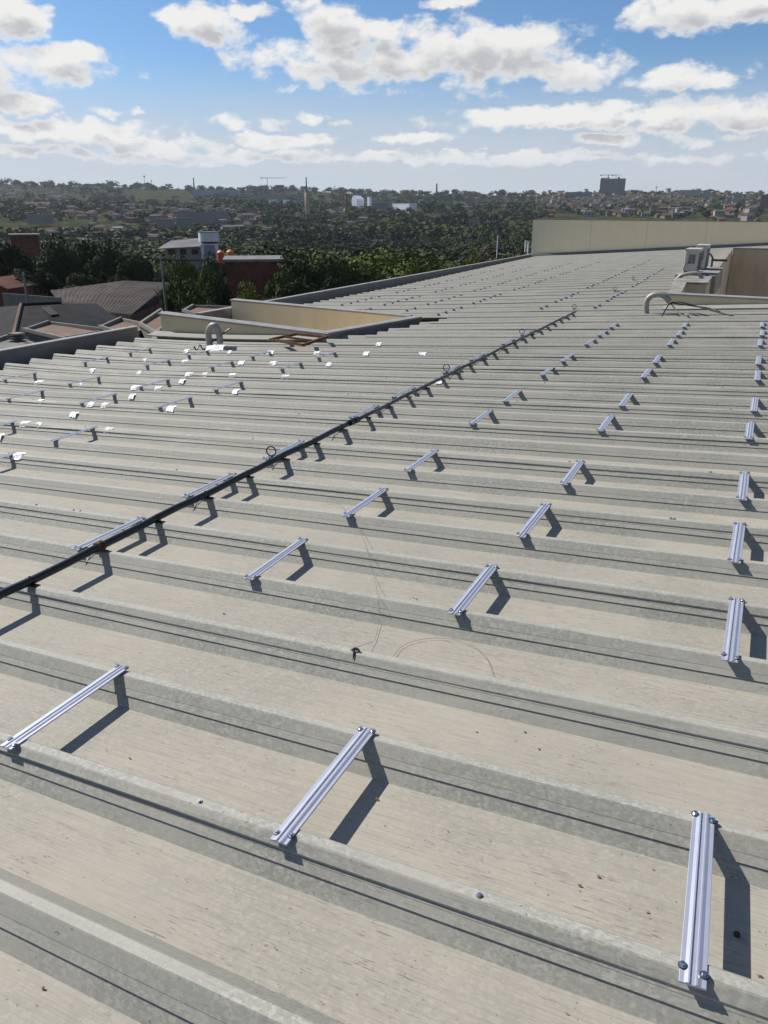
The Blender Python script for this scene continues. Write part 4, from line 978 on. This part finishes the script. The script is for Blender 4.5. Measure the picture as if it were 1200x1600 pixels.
# brown tower block under construction with two cranes
r_, W_, H_ = block(938.5, 978, 279, 300, 2750, 26, 'towerbrown', 'brown high-rise under construction on the right skyline', 'high_rise', 'high-rise')
for i in range(4):
    x = -W_ / 2 + W_ * (i + .5) / 4
    mb = MB(); mb.box(x - W_ * .105, x + W_ * .105, -2.5, 0, 2, H_ - (1 if i else -2)); mb.build('balcony_stack', 'towergrey' if i else 'towerbrown', r_)
for j in range(1, 15):
    mb = MB(); mb.box(-W_ / 2, W_ / 2, -3.0, -2.45, 4 + (H_ - 4) * j / 15, 4 + (H_ - 4) * j / 15 + 0.9); mb.build('floor_slab', 'conc', r_)
for x in (-W_ * .2, W_ * .22):
    mb = MB(); mb.box(x - 3, x + 3, 5, 12, H_, H_ + 5); mb.build('roof_house', 'towergrey', r_)
def crane(px, pyt, pyb, dist, jl, jr, label):
    tp = at_d(px, pyt, dist); bs = at_d(px, pyb, dist); root = empty('tower_crane', (bs[0], bs[1], bs[2] - 6)); tag(root, label, 'crane')
    h = tp[2] - bs[2] + 6; rgt = Vector((RW[0][0], RW[0][1], 0)).normalized(); s_ = dist / FPX
    mb = MB(); mb.tube([(0, 0, 0), (0, 0, h)], 0.9, 4); mb.build('mast', 'towergrey', root)
    mb = MB(); mb.tube([-rgt * jl * s_ + Vector((0, 0, h - 2)), rgt * jr * s_ + Vector((0, 0, h - 2))], [0.9, 0.5], 4); mb.build('jib', 'towergrey', root)
    mb = MB(); mb.box(-jl * s_ * rgt.x - 2, -jl * s_ * rgt.x + 2, -jl * s_ * rgt.y - 1, -jl * s_ * rgt.y + 1, h - 5, h - 1); mb.build('counterweight', 'towergrey', root)
crane(418, 277, 292, 2800, 8, 28, 'tower crane beside the half-built blocks on the left skyline')
crane(950, 272.5, 281, 2760, 10, 8, 'left of two cranes on top of the brown high-rise')
crane(962, 272.5, 281, 2762, 5, 7, 'right of two cranes on top of the brown high-rise')
block(385, 420, 291, 304, 2700, 30, 'towergrey', 'long grey half-built block left of the crane on the skyline', 'unfinished_block', 'building', 4, 9)
block(430, 444, 289, 303, 2700, 20, 'towergrey', 'squat dark block right of the tower crane', 'unfinished_block', 'building', 5, 4)
block(301, 372, 297, 304, 2500, 60, 'bluegrey', 'long blue-grey factory shed on the left skyline', 'factory_shed', 'factory', roofm='greyroof')
block(375, 470, 305, 311, 2300, 60, 'conc', 'long grey warehouse below the skyline left of the buff chimney', 'warehouse', 'warehouse', roofm='concl')
# chimneys
def chimney(px, pyt, pyb, dist, wpx, m, label, taper=0.7, topm=None, name='chimney'):
    tp = at_d(px, pyt, dist); bs = at_d(px, pyb, dist); s_ = dist / FPX; r = wpx * s_ / 2
    root = empty(name, (bs[0], bs[1], bs[2] - 5)); tag(root, label, 'chimney', None); h = tp[2] - bs[2] + 5
    mb = MB(); mb.cyl(0, 0, 0, h, r, 14, 0, r * taper); mb.build('shaft', m, root, True)
    mb = MB(); mb.cyl(0, 0, h - r * .8, h + .2, r * taper * 1.15, 14); mb.build('rim', topm or m, root)
    return root, h, r
chimney(303.5, 278, 295, 2600, 2.2, 'towergrey', 'slim dark chimney on the left skyline')
chimney(682, 287, 307, 2200, 3.0, 'towergrey', 'dark chimney standing alone on the middle skyline')
chimney(541.5, 303, 342, 1300, 4.0, 'brick', 'brick chimney left of the white factory', 0.85)
r_, h_, rr_ = chimney(480.5, 297, 340, 1250, 7.5, 'stack', 'buff square tower with a thin stack on top, centre left', 0.72)
mb = MB(); mb.cyl(0, 0, h_, h_ + 17 * 1250 / FPX, 1.1, 10, 0, 0.8); mb.build('thin_stack', 'towergrey', r_)
block(464, 502, 334, 343, 1245, 14, 'wallA', 'cream factory building at the foot of the buff tower', floors=1, bays=8)
# white factory
r_, W_, H_ = block(608, 644, 318, 330, 1500, 22, 'brightwhite', 'big white box building at the right end of the white factory', turn=-0.75, name='white_hall', cat='factory', roofm='brightwhite')
r_, W_, H_ = block(558, 608, 316, 330, 1510, 25, 'conc', 'long low factory wing with a white roof edge', 'factory_wing', 'factory', roofm='brightwhite')
r_, W_, H_ = block(548, 559, 311, 330, 1500, 20, 'brightwhite', 'white gabled hall at the left end of the white factory', 'gabled_hall', 'factory', turn=-0.75)
mb = MB(); mb.add([(-W_ / 2, 0, H_), (W_ / 2, 0, H_), (-W_ * .2, 0, H_ + 6), (-W_ / 2, 20, H_), (W_ / 2, 20, H_), (-W_ * .2, 20, H_ + 6)], [(0, 1, 2), (5, 4, 3), (0, 2, 5, 3), (1, 4, 5, 2)]); mb.build('gable_roof', 'brightwhite', r_)
block(573, 578, 308, 318, 1490, 6, 'brightwhite', 'small white tower rising from the factory wing', 'small_tower', 'tower', turn=-0.75)
block(420, 434, 312, 318, 1900, 12, 'brightwhite', 'small white hall left of the buff tower', 'white_hall', 'building')
block(442, 452, 312, 319, 1900, 12, 'brightwhite', 'small white building just right of the other small white hall', 'white_hall', 'building')
for (x0, x1, yt, yb, dd_, lb) in [(234, 263, 337, 343, 1000, 'long pale-roofed warehouse in the left town, upper'), (244, 272, 342.5, 350, 900, 'long pale-roofed warehouse in the left town, lower'), (275, 300, 341, 350, 930, 'grey-roofed warehouse before the arched halls'),
                              (275, 332, 332, 345, 1100, 'long grey warehouse under the two arched roofs'), (325, 357, 330, 342, 1150, 'wide pale-roofed hall right of the arched roofs'), (384, 402, 325, 335, 1300, 'pale hall at the edge of the dark wood'),
                              (40, 83, 335, 345, 1100, 'long low blue-grey roof in the left town'), (885, 925, 300.5, 304, 2400, 'long pale roof below the trees on the right hill'), (1047, 1085, 318, 326, 1800, 'long dark apartment row on the right hill'),
                              (1062, 1096, 297, 303, 2600, 'white long building on the right skyline'), (1147, 1160, 302, 313, 1900, 'white square building on the right hill'), (1190, 1215, 305, 322, 1500, 'tan building at the right edge'), (738, 750, 341, 347, 1000, 'small grey house in the wood, middle')]:
    dark = 'dark' in lb
    block(x0, x1, yt, yb, dd_, 18, 'wallB' if 'white' in lb else ('wallC' if dark or 'tan' in lb else 'conc'), lb, 'warehouse', 'building', 2 if dark else 0, 9 if dark else 0, roofm='bluegrey' if 'blue' in lb else ('greyroof' if 'grey' in lb else ('terra2' if dark else 'concl')))
# pavilion with a wide dark roof on white legs, right skyline
r_, W_, H_ = block(1098, 1117, 301, 305, 2200, 20, 'wallB', 'white pavilion with wide dark roof on the right skyline', 'pavilion', 'pavilion')
mb = MB(); mb.add([(-W_ * .6, -2, H_ + 4), (W_ * .6, -2, H_ + 4), (W_ * .6, 22, H_ + 4), (-W_ * .6, 22, H_ + 4), (W_ * .1, 10, H_ + 9)], [(0, 1, 4), (1, 2, 4), (2, 3, 4), (3, 0, 4), (3, 2, 1, 0)]); mb.build('roof', 'slate', r_)
for x in (-W_ * .45, W_ * .45):
    mb = MB(); mb.box(x - 1, x + 1, 0, 2, H_ - 12, H_ + 4); mb.build('leg', 'white', r_)
# masts
for px, yt, yb, dist, lb in [(227, 273, 292, 2700, 'thin lattice mast on the left skyline'), (237.5, 281, 292, 2700, 'short mast with a small tank, left skyline'), (523, 290, 299, 2600, 'tiny mast on the centre-left skyline'), (1025, 291, 300, 2500, 'pale water tower on the right skyline')]:
    tp = at_d(px, yt, dist); bs = at_d(px, yb, dist); root = empty('mast', (bs[0], bs[1], bs[2] - 5)); tag(root, lb, 'mast'); h = tp[2] - bs[2] + 5
    mb = MB(); mb.tube([(0, 0, 0), (0, 0, h)], [1.0, 0.5], 4); mb.build('pole', 'towergrey', root)
    mb = MB(); mb.cyl(0, 0, h * .8, h * .92, 2.2, 8); mb.build('platform', 'towergrey', root)
# small white monument at the edge of the wood and two white poles by the end wall
for px, yt, yb, dist, lb in [(778, 368, 382, 260, 'slim white post at the edge of the reddish scrub'), (822, 376, 390, 150, 'short white post just left of the beige end wall'), (826, 378, 388, 152, 'leaning white post beside the beige end wall')]:
    tp = at_d(px, yt, dist); z0 = gz(tp[0], tp[1]) - .5; root = empty('white_post', (tp[0], tp[1], z0)); tag(root, lb, 'post')
    mb = MB(); mb.tube([(0, 0, 0), (0, 0, tp[2] - z0)], [0.28, 0.18], 8); mb.build('shaft', 'white', root); mb = MB(); mb.box(-.35, .35, -.35, .35, 0, 1.2); mb.build('base', 'concl', root)

# ------------------------------------------------------------------ houses of the town
def house_mesh(W_, D_, H_, rh, wm, rm, hip):
    mb = MB(); mb.box(-W_ / 2, W_ / 2, -D_ / 2, D_ / 2, -3, H_, 0)
    o = 0.5; i = D_ * 0.5 if hip else 0.0
    mb.add([(-W_ / 2 - o, -D_ / 2 - o, H_), (W_ / 2 + o, -D_ / 2 - o, H_), (W_ / 2 + o, D_ / 2 + o, H_), (-W_ / 2 - o, D_ / 2 + o, H_), (-W_ / 2 - o + i, 0, H_ + rh), (W_ / 2 + o - i, 0, H_ + rh)],
           [(0, 1, 5, 4), (2, 3, 4, 5), (1, 2, 5), (3, 0, 4)], 1)
    for k in range(3):
        x = -W_ / 2 + (k + .5) * W_ / 3
        for sy in (-1, 1): mb.box(x - .7, x + .7, sy * D_ / 2 - .05, sy * D_ / 2 + .05, H_ * .3, H_ * .72, 2)
    me = bpy.data.meshes.new('house'); me.from_pydata(mb.v, [], mb.f)
    for m in (wm, rm, 'pane'): me.materials.append(M[m])
    me.polygons.foreach_set('material_index', mb.m); me.update(); return me, mb
HM = [(house_mesh(11, 8, 3.4, 2.0, 'wallA', 'terra', False), 'cream', 'terracotta'), (house_mesh(13, 9, 5.8, 2.2, 'wallB', 'terra2', True), 'white', 'brown'), (house_mesh(10, 9, 3.2, 1.8, 'wallC', 'terra', True), 'tan', 'terracotta'),
      (house_mesh(14, 8, 6.2, 0.8, 'wallB', 'greyroof', False), 'white', 'grey'), (house_mesh(12, 8, 3.6, 1.8, 'wallC', 'terra2', False), 'tan', 'brown'), (house_mesh(9, 8, 6.0, 0.5, 'wallA', 'greyroof', False), 'cream', 'grey')]
def azpx(a, r, z):     # photo column of a point
    d = RW @ (np.array([r * math.sin(a), r * math.cos(a), z]) - CAM)
    return 600 + FPX * d[0] / d[2], 800 - FPX * d[1] / d[2]
zones = [((835, 1260), (1250, 2850), 520, 'on the right hillside'), ((-60, 105), (1500, 2750), 150, 'on the left hillside'), ((60, 420), (950, 1650), 150, 'in the left part of the valley'), ((540, 830), (1700, 2700), 60, 'on the middle hillside'), ((60, 430), (640, 940), 55, 'in the left part of the valley'), ((440, 760), (900, 1500), 45, 'among the trees in mid valley')]
cand = []
for (p0, p1), (r0, r1), n_, where in zones:
    got = 0; tries = 0
    while got < n_ and tries < 20000:
        tries += 1
        px = random.uniform(p0, p1); r = math.sqrt(random.uniform(r0 * r0, r1 * r1))
        d = ray(px, 320); a = math.atan2(d[0], d[1]); x, y = r * math.sin(a), r * math.cos(a)
        if math.sin(x * 0.006 + 1) * math.cos(y * 0.005) < -0.35 and where != 'on the right hillside': continue
        if any((x - q[0]) ** 2 + (y - q[1]) ** 2 < 15 ** 2 for q in cand): continue
        cand.append((x, y, where, r)); got += 1
cand.sort(key=lambda q: q[3])
VH, FH, MH = [], [], []
HMATS = ['wallA', 'wallB', 'wallC', 'terra', 'terra2', 'greyroof', 'pane']
for i, (x, y, where, r) in enumerate(cand):
    (me, mb), wc, rc = random.choice(HM); rot = random.choice([0.2, 1.75, 0.9]) + random.uniform(-.2, .2); z = gz(x, y)
    if i < 290:
        o = bpy.data.objects.new('house', me); COL.objects.link(o); o.location = (x, y, z); o.rotation_euler = (0, 0, rot); s_ = random.uniform(.85, 1.25); o.scale = (s_, s_, s_)
        lohi = 'low' if r < 1150 else 'rather low' if r < 1350 else 'halfway' if r < 1600 else 'high' if r < 2100 else 'very high'
        sz = 'small' if s_ < 0.98 else ('medium' if s_ < 1.12 else 'larger'); dr = {0: 'lengthwise', 1: 'turned', 2: 'slanting'}[int(rot * 1.3) % 3]
        tag(o, '{} {} {} house with {} roof, {} {}'.format(sz, dr, wc, rc, lohi, where), 'house', '{} {} {} houses with {} roofs, {} {}'.format(sz, dr, wc, rc, lohi, where))
    else:
        c_, s_ = math.cos(rot), math.sin(rot); n0 = len(VH)
        VH += [(x + c_ * p[0] - s_ * p[1], y + s_ * p[0] + c_ * p[1], z + p[2]) for p in mb.v]; FH += [tuple(q + n0 for q in f) for f in mb.f]
        names = [me.materials[k].name for k in range(3)]; idx = [[k for k in range(7) if M[HMATS[k]].name == nm_][0] for nm_ in names]
        MH += [idx[m] for m in mb.m]
tag(mesh_obj('distant_houses', VH, FH, HMATS, None, MH), 'carpet of far small houses on the hillsides', 'houses', kind='stuff')

# ------------------------------------------------------------------ trees
def crown_arrays(n, seed, leaf, lobes=9, flat=0.75, spread=0.55, holes=0.25):
    """leaf clumps: quads spread over several lobes; radius about 1, centre at 0"""
    r = np.random.default_rng(seed)
    lc = r.normal(size=(lobes, 3)); lc /= np.linalg.norm(lc, axis=1)[:, None]; lc *= r.uniform(0.25, spread + 0.12, (lobes, 1)); lc[:, 2] *= flat; lr = r.uniform(0.34, 0.58, lobes)
    k = r.integers(0, lobes, n); d = r.normal(size=(n, 3)); d /= np.linalg.norm(d, axis=1)[:, None]
    rad = lr[k] * (0.62 + 0.42 * r.random(n) ** 0.5)
    p = lc[k] + d * rad[:, None] * np.array([1, 1, 0.85])
    # leaf plane: roughly facing outwards, with scatter
    nrm = d + r.normal(size=(n, 3)) * 0.55; nrm /= np.linalg.norm(nrm, axis=1)[:, None]
    t1 = np.cross(nrm, r.normal(size=(n, 3))); t1 /= np.linalg.norm(t1, axis=1)[:, None]; t2 = np.cross(nrm, t1)
    s1 = leaf * r.uniform(0.6, 1.3, (n, 1)); s2 = leaf * r.uniform(0.35, 0.8, (n, 1))
    q = np.stack([p - t1 * s1, p - t2 * s2, p + t1 * s1, p + t2 * s2], 1)
    return q.reshape(-1, 3)
def quad_mesh(name, V, mats):
    n = len(V); me = bpy.data.meshes.new(name); nf = n // 4
    me.vertices.add(n); me.vertices.foreach_set('co', V.astype(np.float32).ravel())
    me.loops.add(n); me.loops.foreach_set('vertex_index', np.arange(n, dtype=np.int32))
    me.polygons.add(nf); me.polygons.foreach_set('loop_start', np.arange(0, n, 4, dtype=np.int32)); me.polygons.foreach_set('loop_total', np.full(nf, 4, dtype=np.int32))
    for m in mats: me.materials.append(M[m])
    me.update(); me.validate(); return me
CR = {}
for nm, n_, leaf in (('near', 5200, 0.055), ('mid', 1500, 0.085)):
    for sd_ in range(4):
        A = crown_arrays(n_, 11 + sd_ * 7, leaf, lobes=8 + sd_ * 2, flat=0.7 + 0.1 * sd_)
        for mt_ in ('leafdark', 'leafmid', 'leafbright', 'leafred'):
            CR[(nm, sd_, mt_)] = quad_mesh('crown', A, [mt_])
def trunk_mesh(seed):
    r = random.Random(seed); mb = MB()
    mb.tube([(0, 0, -0.3), (0.02, 0, 0.3), (0.05 * r.uniform(-1, 1), 0.03, 0.62)], [0.045, 0.032, 0.02], 7)
    for k in range(6):
        a = k * 1.05 + r.uniform(-.3, .3); mb.tube([(0, 0, 0.36 + 0.04 * k), (0.15 * math.cos(a), 0.15 * math.sin(a), 0.55), (0.30 * math.cos(a), 0.30 * math.sin(a), 0.72)], [0.018, 0.012, 0.005], 5)
    me = bpy.data.meshes.new('trunk'); me.from_pydata(mb.v, [], mb.f); me.materials.append(M['bark']); me.update(); return me
TR = [trunk_mesh(i) for i in range(3)]
def tree(x, y, z0, H_, R_, kind, mat, label, group=None, parts=True, seed=None):
    sd_ = random.randrange(4) if seed is None else seed
    crz = H_ - R_ * 0.78
    if parts:
        root = empty('tree', (x, y, z0)); tag(root, label, 'tree', group)
        c = bpy.data.objects.new('crown', CR[(kind, sd_, mat)]); COL.objects.link(c); c.parent = root; c.location = (0, 0, max(crz, R_ * .5)); c.scale = (R_, R_, R_ * random.uniform(.85, 1.05)); c.rotation_euler = (0, 0, random.uniform(0, 6.28))
        t_ = bpy.data.objects.new('trunk', TR[sd_ % 3]); COL.objects.link(t_); t_.parent = root; t_.scale = (H_ * .8, H_ * .8, H_)
        return root
    c = bpy.data.objects.new('tree', CR[(kind, sd_, mat)]); COL.objects.link(c); c.location = (x, y, z0 + max(crz, R_ * .45)); c.scale = (R_, R_, R_ * random.uniform(.8, 1.05)); c.rotation_euler = (0, 0, random.uniform(0, 6.28)); tag(c, label, 'tree', group)
    return c
def ptree(px, ptop, dist, wpx, mat, label, group=None, kind='near', seed=None):
    p = at_d(px, ptop, dist); s_ = depth(p) / FPX; R_ = wpx * s_ / 2 / 0.95; z0 = gz(p[0], p[1]); H_ = max(p[2] - z0, R_ * 1.3)
    root = tree(p[0], p[1], p[2] - H_, H_, R_, kind, mat, label, group, True, seed)
    c = [q for q in root.children if q.name.startswith('crown')][0]
    c.location = (0, 0, H_ * 0.52); c.scale = (R_, R_, max(R_ * .8, H_ * 0.52))
    return root
near = [(8, 362, 66, 86, 'leafdark', 'very dark tree at the left edge of the photo'), (-45, 360, 64, 90, 'leafdark', 'dark tree cut by the left edge of the photo'), (88, 362, 74, 76, 'leafdark', 'tall dark tree second from the left, behind the pale wall'),
        (128, 358, 80, 88, 'leafdark', 'tallest dark tree of the left clump'), (172, 372, 76, 74, 'leafdark', 'dark round tree over the brown shed roof'), (208, 386, 74, 62, 'leafdark', 'dark tree at the right end of the left clump'),
        (60, 400, 68, 66, 'leafdark', 'low dark tree in the gap of the left clump'), (120, 410, 66, 80, 'leafdark', 'low dark tree before the tallest one'), (178, 414, 68, 70, 'leafdark', 'low dark tree just behind the shed ridge'), (30, 408, 60, 70, 'leafdark', 'low dark tree before the leftmost trees'),
        (36, 387, 95, 64, 'leafdark', 'dark tree hiding the lower storey of the left brick building'), (14, 396, 92, 60, 'leafdark', 'dark tree below and left of the brick building'),
        (56, 434, 60, 22, 'leafbright', 'small bright yellow-green bush under the dark trees'),
        (285, 390, 82, 62, 'leafmid', 'feathery green tree in front of the grey hall'), (322, 394, 78, 54, 'leafmid', 'light green tree right of the feathery one'), (262, 418, 84, 40, 'leafmid', 'small tree left of the feathery tree'),
        (342, 418, 72, 52, 'leafdark', 'dark tree left of the maroon brick building'), (300, 430, 66, 64, 'leafmid', 'green bushy tree behind the shed gable'), (330, 447, 62, 54, 'leafmid', 'bush above the pinkish flat roof'), (362, 452, 60, 44, 'leafmid', 'bush at the corner of the far light well wall'),
        (330, 391, 150, 44, 'leafdark', 'small dark tree at the foot of the white tank house'), (298, 393, 150, 46, 'leafmid', 'green tree against the front of the low grey hall'), (268, 396, 150, 36, 'leafmid', 'small tree at the left corner of the low grey hall'), (352, 402, 140, 30, 'leafdark', 'dark bush below the two drum tanks'),
        (398, 436, 66, 58, 'leafbright', 'bright yellow-green bush before the brick building'), (376, 440, 68, 40, 'leafmid', 'mid-green bush beside the bright one'), (345, 462, 55, 50, 'leafmid', 'low bush below the others by the light well wall'),
        (440, 394, 80, 60, 'leafmid', 'left part of the large dark tree group, paler on top'), (478, 386, 84, 88, 'leafdark', 'large dark tree above the parapet corner'), (510, 392, 88, 66, 'leafdark', 'dark tree right of the large one'), (465, 418, 70, 84, 'leafdark', 'low dark tree under the large one'),
        (520, 425, 74, 66, 'leafdark', 'low dark tree touching the grey parapet'), (545, 400, 110, 60, 'leafmid', 'mid-green tree right of the dark group'), (575, 412, 96, 58, 'leafmid', 'green tree above the middle of the parapet'), (608, 400, 130, 60, 'leafmid', 'green round tree left of the glossy tree'),
        (655, 398, 92, 62, 'leafmid', 'glossy broad-leaved tree over the parapet, centre'), (632, 410, 88, 44, 'leafbright', 'bright tree left of the glossy broad-leaved tree'), (688, 396, 110, 46, 'leafmid', 'tree right of the glossy broad-leaved tree'), (712, 392, 120, 44, 'leafbright', 'yellow-green shrub behind the upper parapet'),
        (735, 390, 125, 40, 'leafbright', 'second yellow-green shrub behind the upper parapet'), (756, 384, 130, 48, 'leafred', 'reddish bare shrub behind the upper parapet, left'), (785, 380, 140, 50, 'leafred', 'reddish bare shrub in the middle of the scrub'), (812, 382, 135, 46, 'leafred', 'reddish shrub next to the beige end wall')]
for px, pt, dist, wpx, mt_, lb in near: ptree(px, pt, dist * (2.0 if px < 250 else 1.0), wpx, mt_, lb)
# trees of the near valley, each one a thing
placed = []
def blocked(x, y):
    return -14 < x < 14 and -6 < y < 50
cnt = 0; tries = 0
while cnt < 250 and tries < 30000:
    tries += 1
    a = math.radians(random.uniform(-58, 4)); r = math.sqrt(random.uniform(95 ** 2, 330 ** 2)); x, y = r * math.sin(a), r * math.cos(a)
    if blocked(x, y): continue
    px, py = azpx(a, r, gz(x, y) + 8)
    if r < 175 and 245 < px < 375: continue
    if r < 190 and px < 290: continue
    if px < -60 or px > 860: continue
    if any((x - q[0]) ** 2 + (y - q[1]) ** 2 < (5 + r * .014) ** 2 for q in placed): continue
    placed.append((x, y)); cnt += 1
    mt_ = random.choices(['leafmid', 'leafdark', 'leafbright'], [0.62, 0.26, 0.12])[0]
    R_ = random.uniform(3.2, 6.0); H_ = R_ * random.uniform(1.5, 1.9)
    where = 'left of the white tank' if px < 312 else ('behind the dark tree group' if px < 540 else 'in the middle of the valley' if px < 700 else 'near the reddish scrub')
    nm_ = {'leafmid': 'green', 'leafdark': 'dark', 'leafbright': 'yellow-green'}[mt_]
    fr_ = 'near' if r < 200 else 'fairly near' if r < 260 else 'mid-distance' if r < 310 else 'farther' if r < 360 else 'far'; sz = 'small' if R_ < 4.2 else 'medium' if R_ < 5.1 else 'large'
    tree(x, y, gz(x, y) - .3, H_, R_, 'near' if r < 230 else 'mid', mt_, '{} {} {} valley tree {}'.format(fr_, sz, nm_, where), '{} {} {} valley trees {}'.format(fr_, sz, nm_, where), False)
# far woods as one mass
base_far = [crown_arrays(80, 100 + i, 0.25, lobes=6) for i in range(6)]
base_mid = [crown_arrays(340, 200 + i, 0.125, lobes=8) for i in range(6)]
chunks = []; cmat = []
def town(px, r, x, y):
    if px > 835 and 1250 < r < 2850: return 0.62
    if px < 105 and 1500 < r < 2750: return 0.55
    if 60 < px < 420 and 950 < r < 1650: return 0.55
    if 190 < px < 300 and 2100 < r < 2700: return 0.93
    if 685 < px < 730 and 1500 < r < 1900: return 0.95
    return 0.05 if r < 1300 else 0.18
N_ = 15000; done = 0
while done < N_:
    a = math.radians(random.uniform(-60, 9)); u_ = random.random(); r = 130 * (3300 / 130) ** (u_ ** 0.85)
    x, y = r * math.sin(a), r * math.cos(a)
    if blocked(x, y): continue
    z = gz(x, y); px, py = azpx(a, r, z + 4); done += 1
    if r < 245: continue
    if r < 420 and random.random() < 0.35: continue
    if r < 190 and px < 290: continue
    if r < 178 and 245 < px < 375: continue
    if random.random() < town(px, r, x, y): continue
    clr = math.sin(x * 0.021 + 0.4 * math.sin(y * 0.017)) * math.sin(y * 0.016 + 1.1)
    if 260 < r < 1000 and clr > 0.52: continue
    if 260 < r < 1000 and clr > 0.40 and random.random() < .6: continue
    if any((x - q[0]) ** 2 + (y - q[1]) ** 2 < 100 for q in cand if abs(x - q[0]) < 10): continue
    if r > 900 and r < 1900 and math.sin(x * 0.0045 + 2) * math.sin(y * 0.006 + 1) > 0.55: continue
    R_ = random.choice([3.0, 4.0, 5.0, 6.0, 9.0]) * random.uniform(.85, 1.15) * (1 + r / 2600.0) * (0.7 if px > 835 and r > 1250 else 1)
    A = random.choice(base_mid if r < 700 else base_far)
    th = random.uniform(0, 6.28); c_, s_ = math.cos(th), math.sin(th)
    B = A.copy(); B[:, 0], B[:, 1] = c_ * A[:, 0] - s_ * A[:, 1], s_ * A[:, 0] + c_ * A[:, 1]
    B *= np.array([R_, R_, R_ * (random.uniform(.75, 1.15) if R_ < 7 else random.uniform(.55, .7))]); B += np.array([x, y, z + R_ * 0.55]); chunks.append(B)
    q_ = hnoise(x * 0.9 + 40, y * 0.9) + random.uniform(-0.9, 0.9)
    cmat.append((0 if -0.5 < q_ < 0.9 else (1 if q_ <= -0.5 else 2), len(B) // 4))
me = quad_mesh('woodland', np.concatenate(chunks), ['woods', 'woodsdark', 'woodsbright'])
me.polygons.foreach_set('material_index', np.concatenate([np.full(n_, m_, dtype=np.int32) for m_, n_ in cmat]))
o = bpy.data.objects.new('woodland', me); COL.objects.link(o); tag(o, 'wooded valley floor and far hillsides reading as one mass of trees', 'woodland', kind='stuff')

# ------------------------------------------------------------------ haze over the valley
hz = MB(); hz.box(-5200, 5200, -600, 5600, -120, 150)
mh = bpy.data.materials.new('haze_air'); mh.use_nodes = True; mh.node_tree.nodes.clear()
hn = NT(mh.node_tree); pv = hn.new('ShaderNodeVolumePrincipled'); pv.inputs['Color'].default_value = (0.80, 0.88, 1.0, 1); pv.inputs['Density'].default_value = 0.000045; pv.inputs['Anisotropy'].default_value = 0.2
ho = hn.new('ShaderNodeOutputMaterial'); hn.l.new(pv.outputs[0], ho.inputs['Volume']); M['haze'] = mh
tag(hz.build('haze', 'haze'), 'thin bluish haze over the valley', 'haze', kind='stuff')
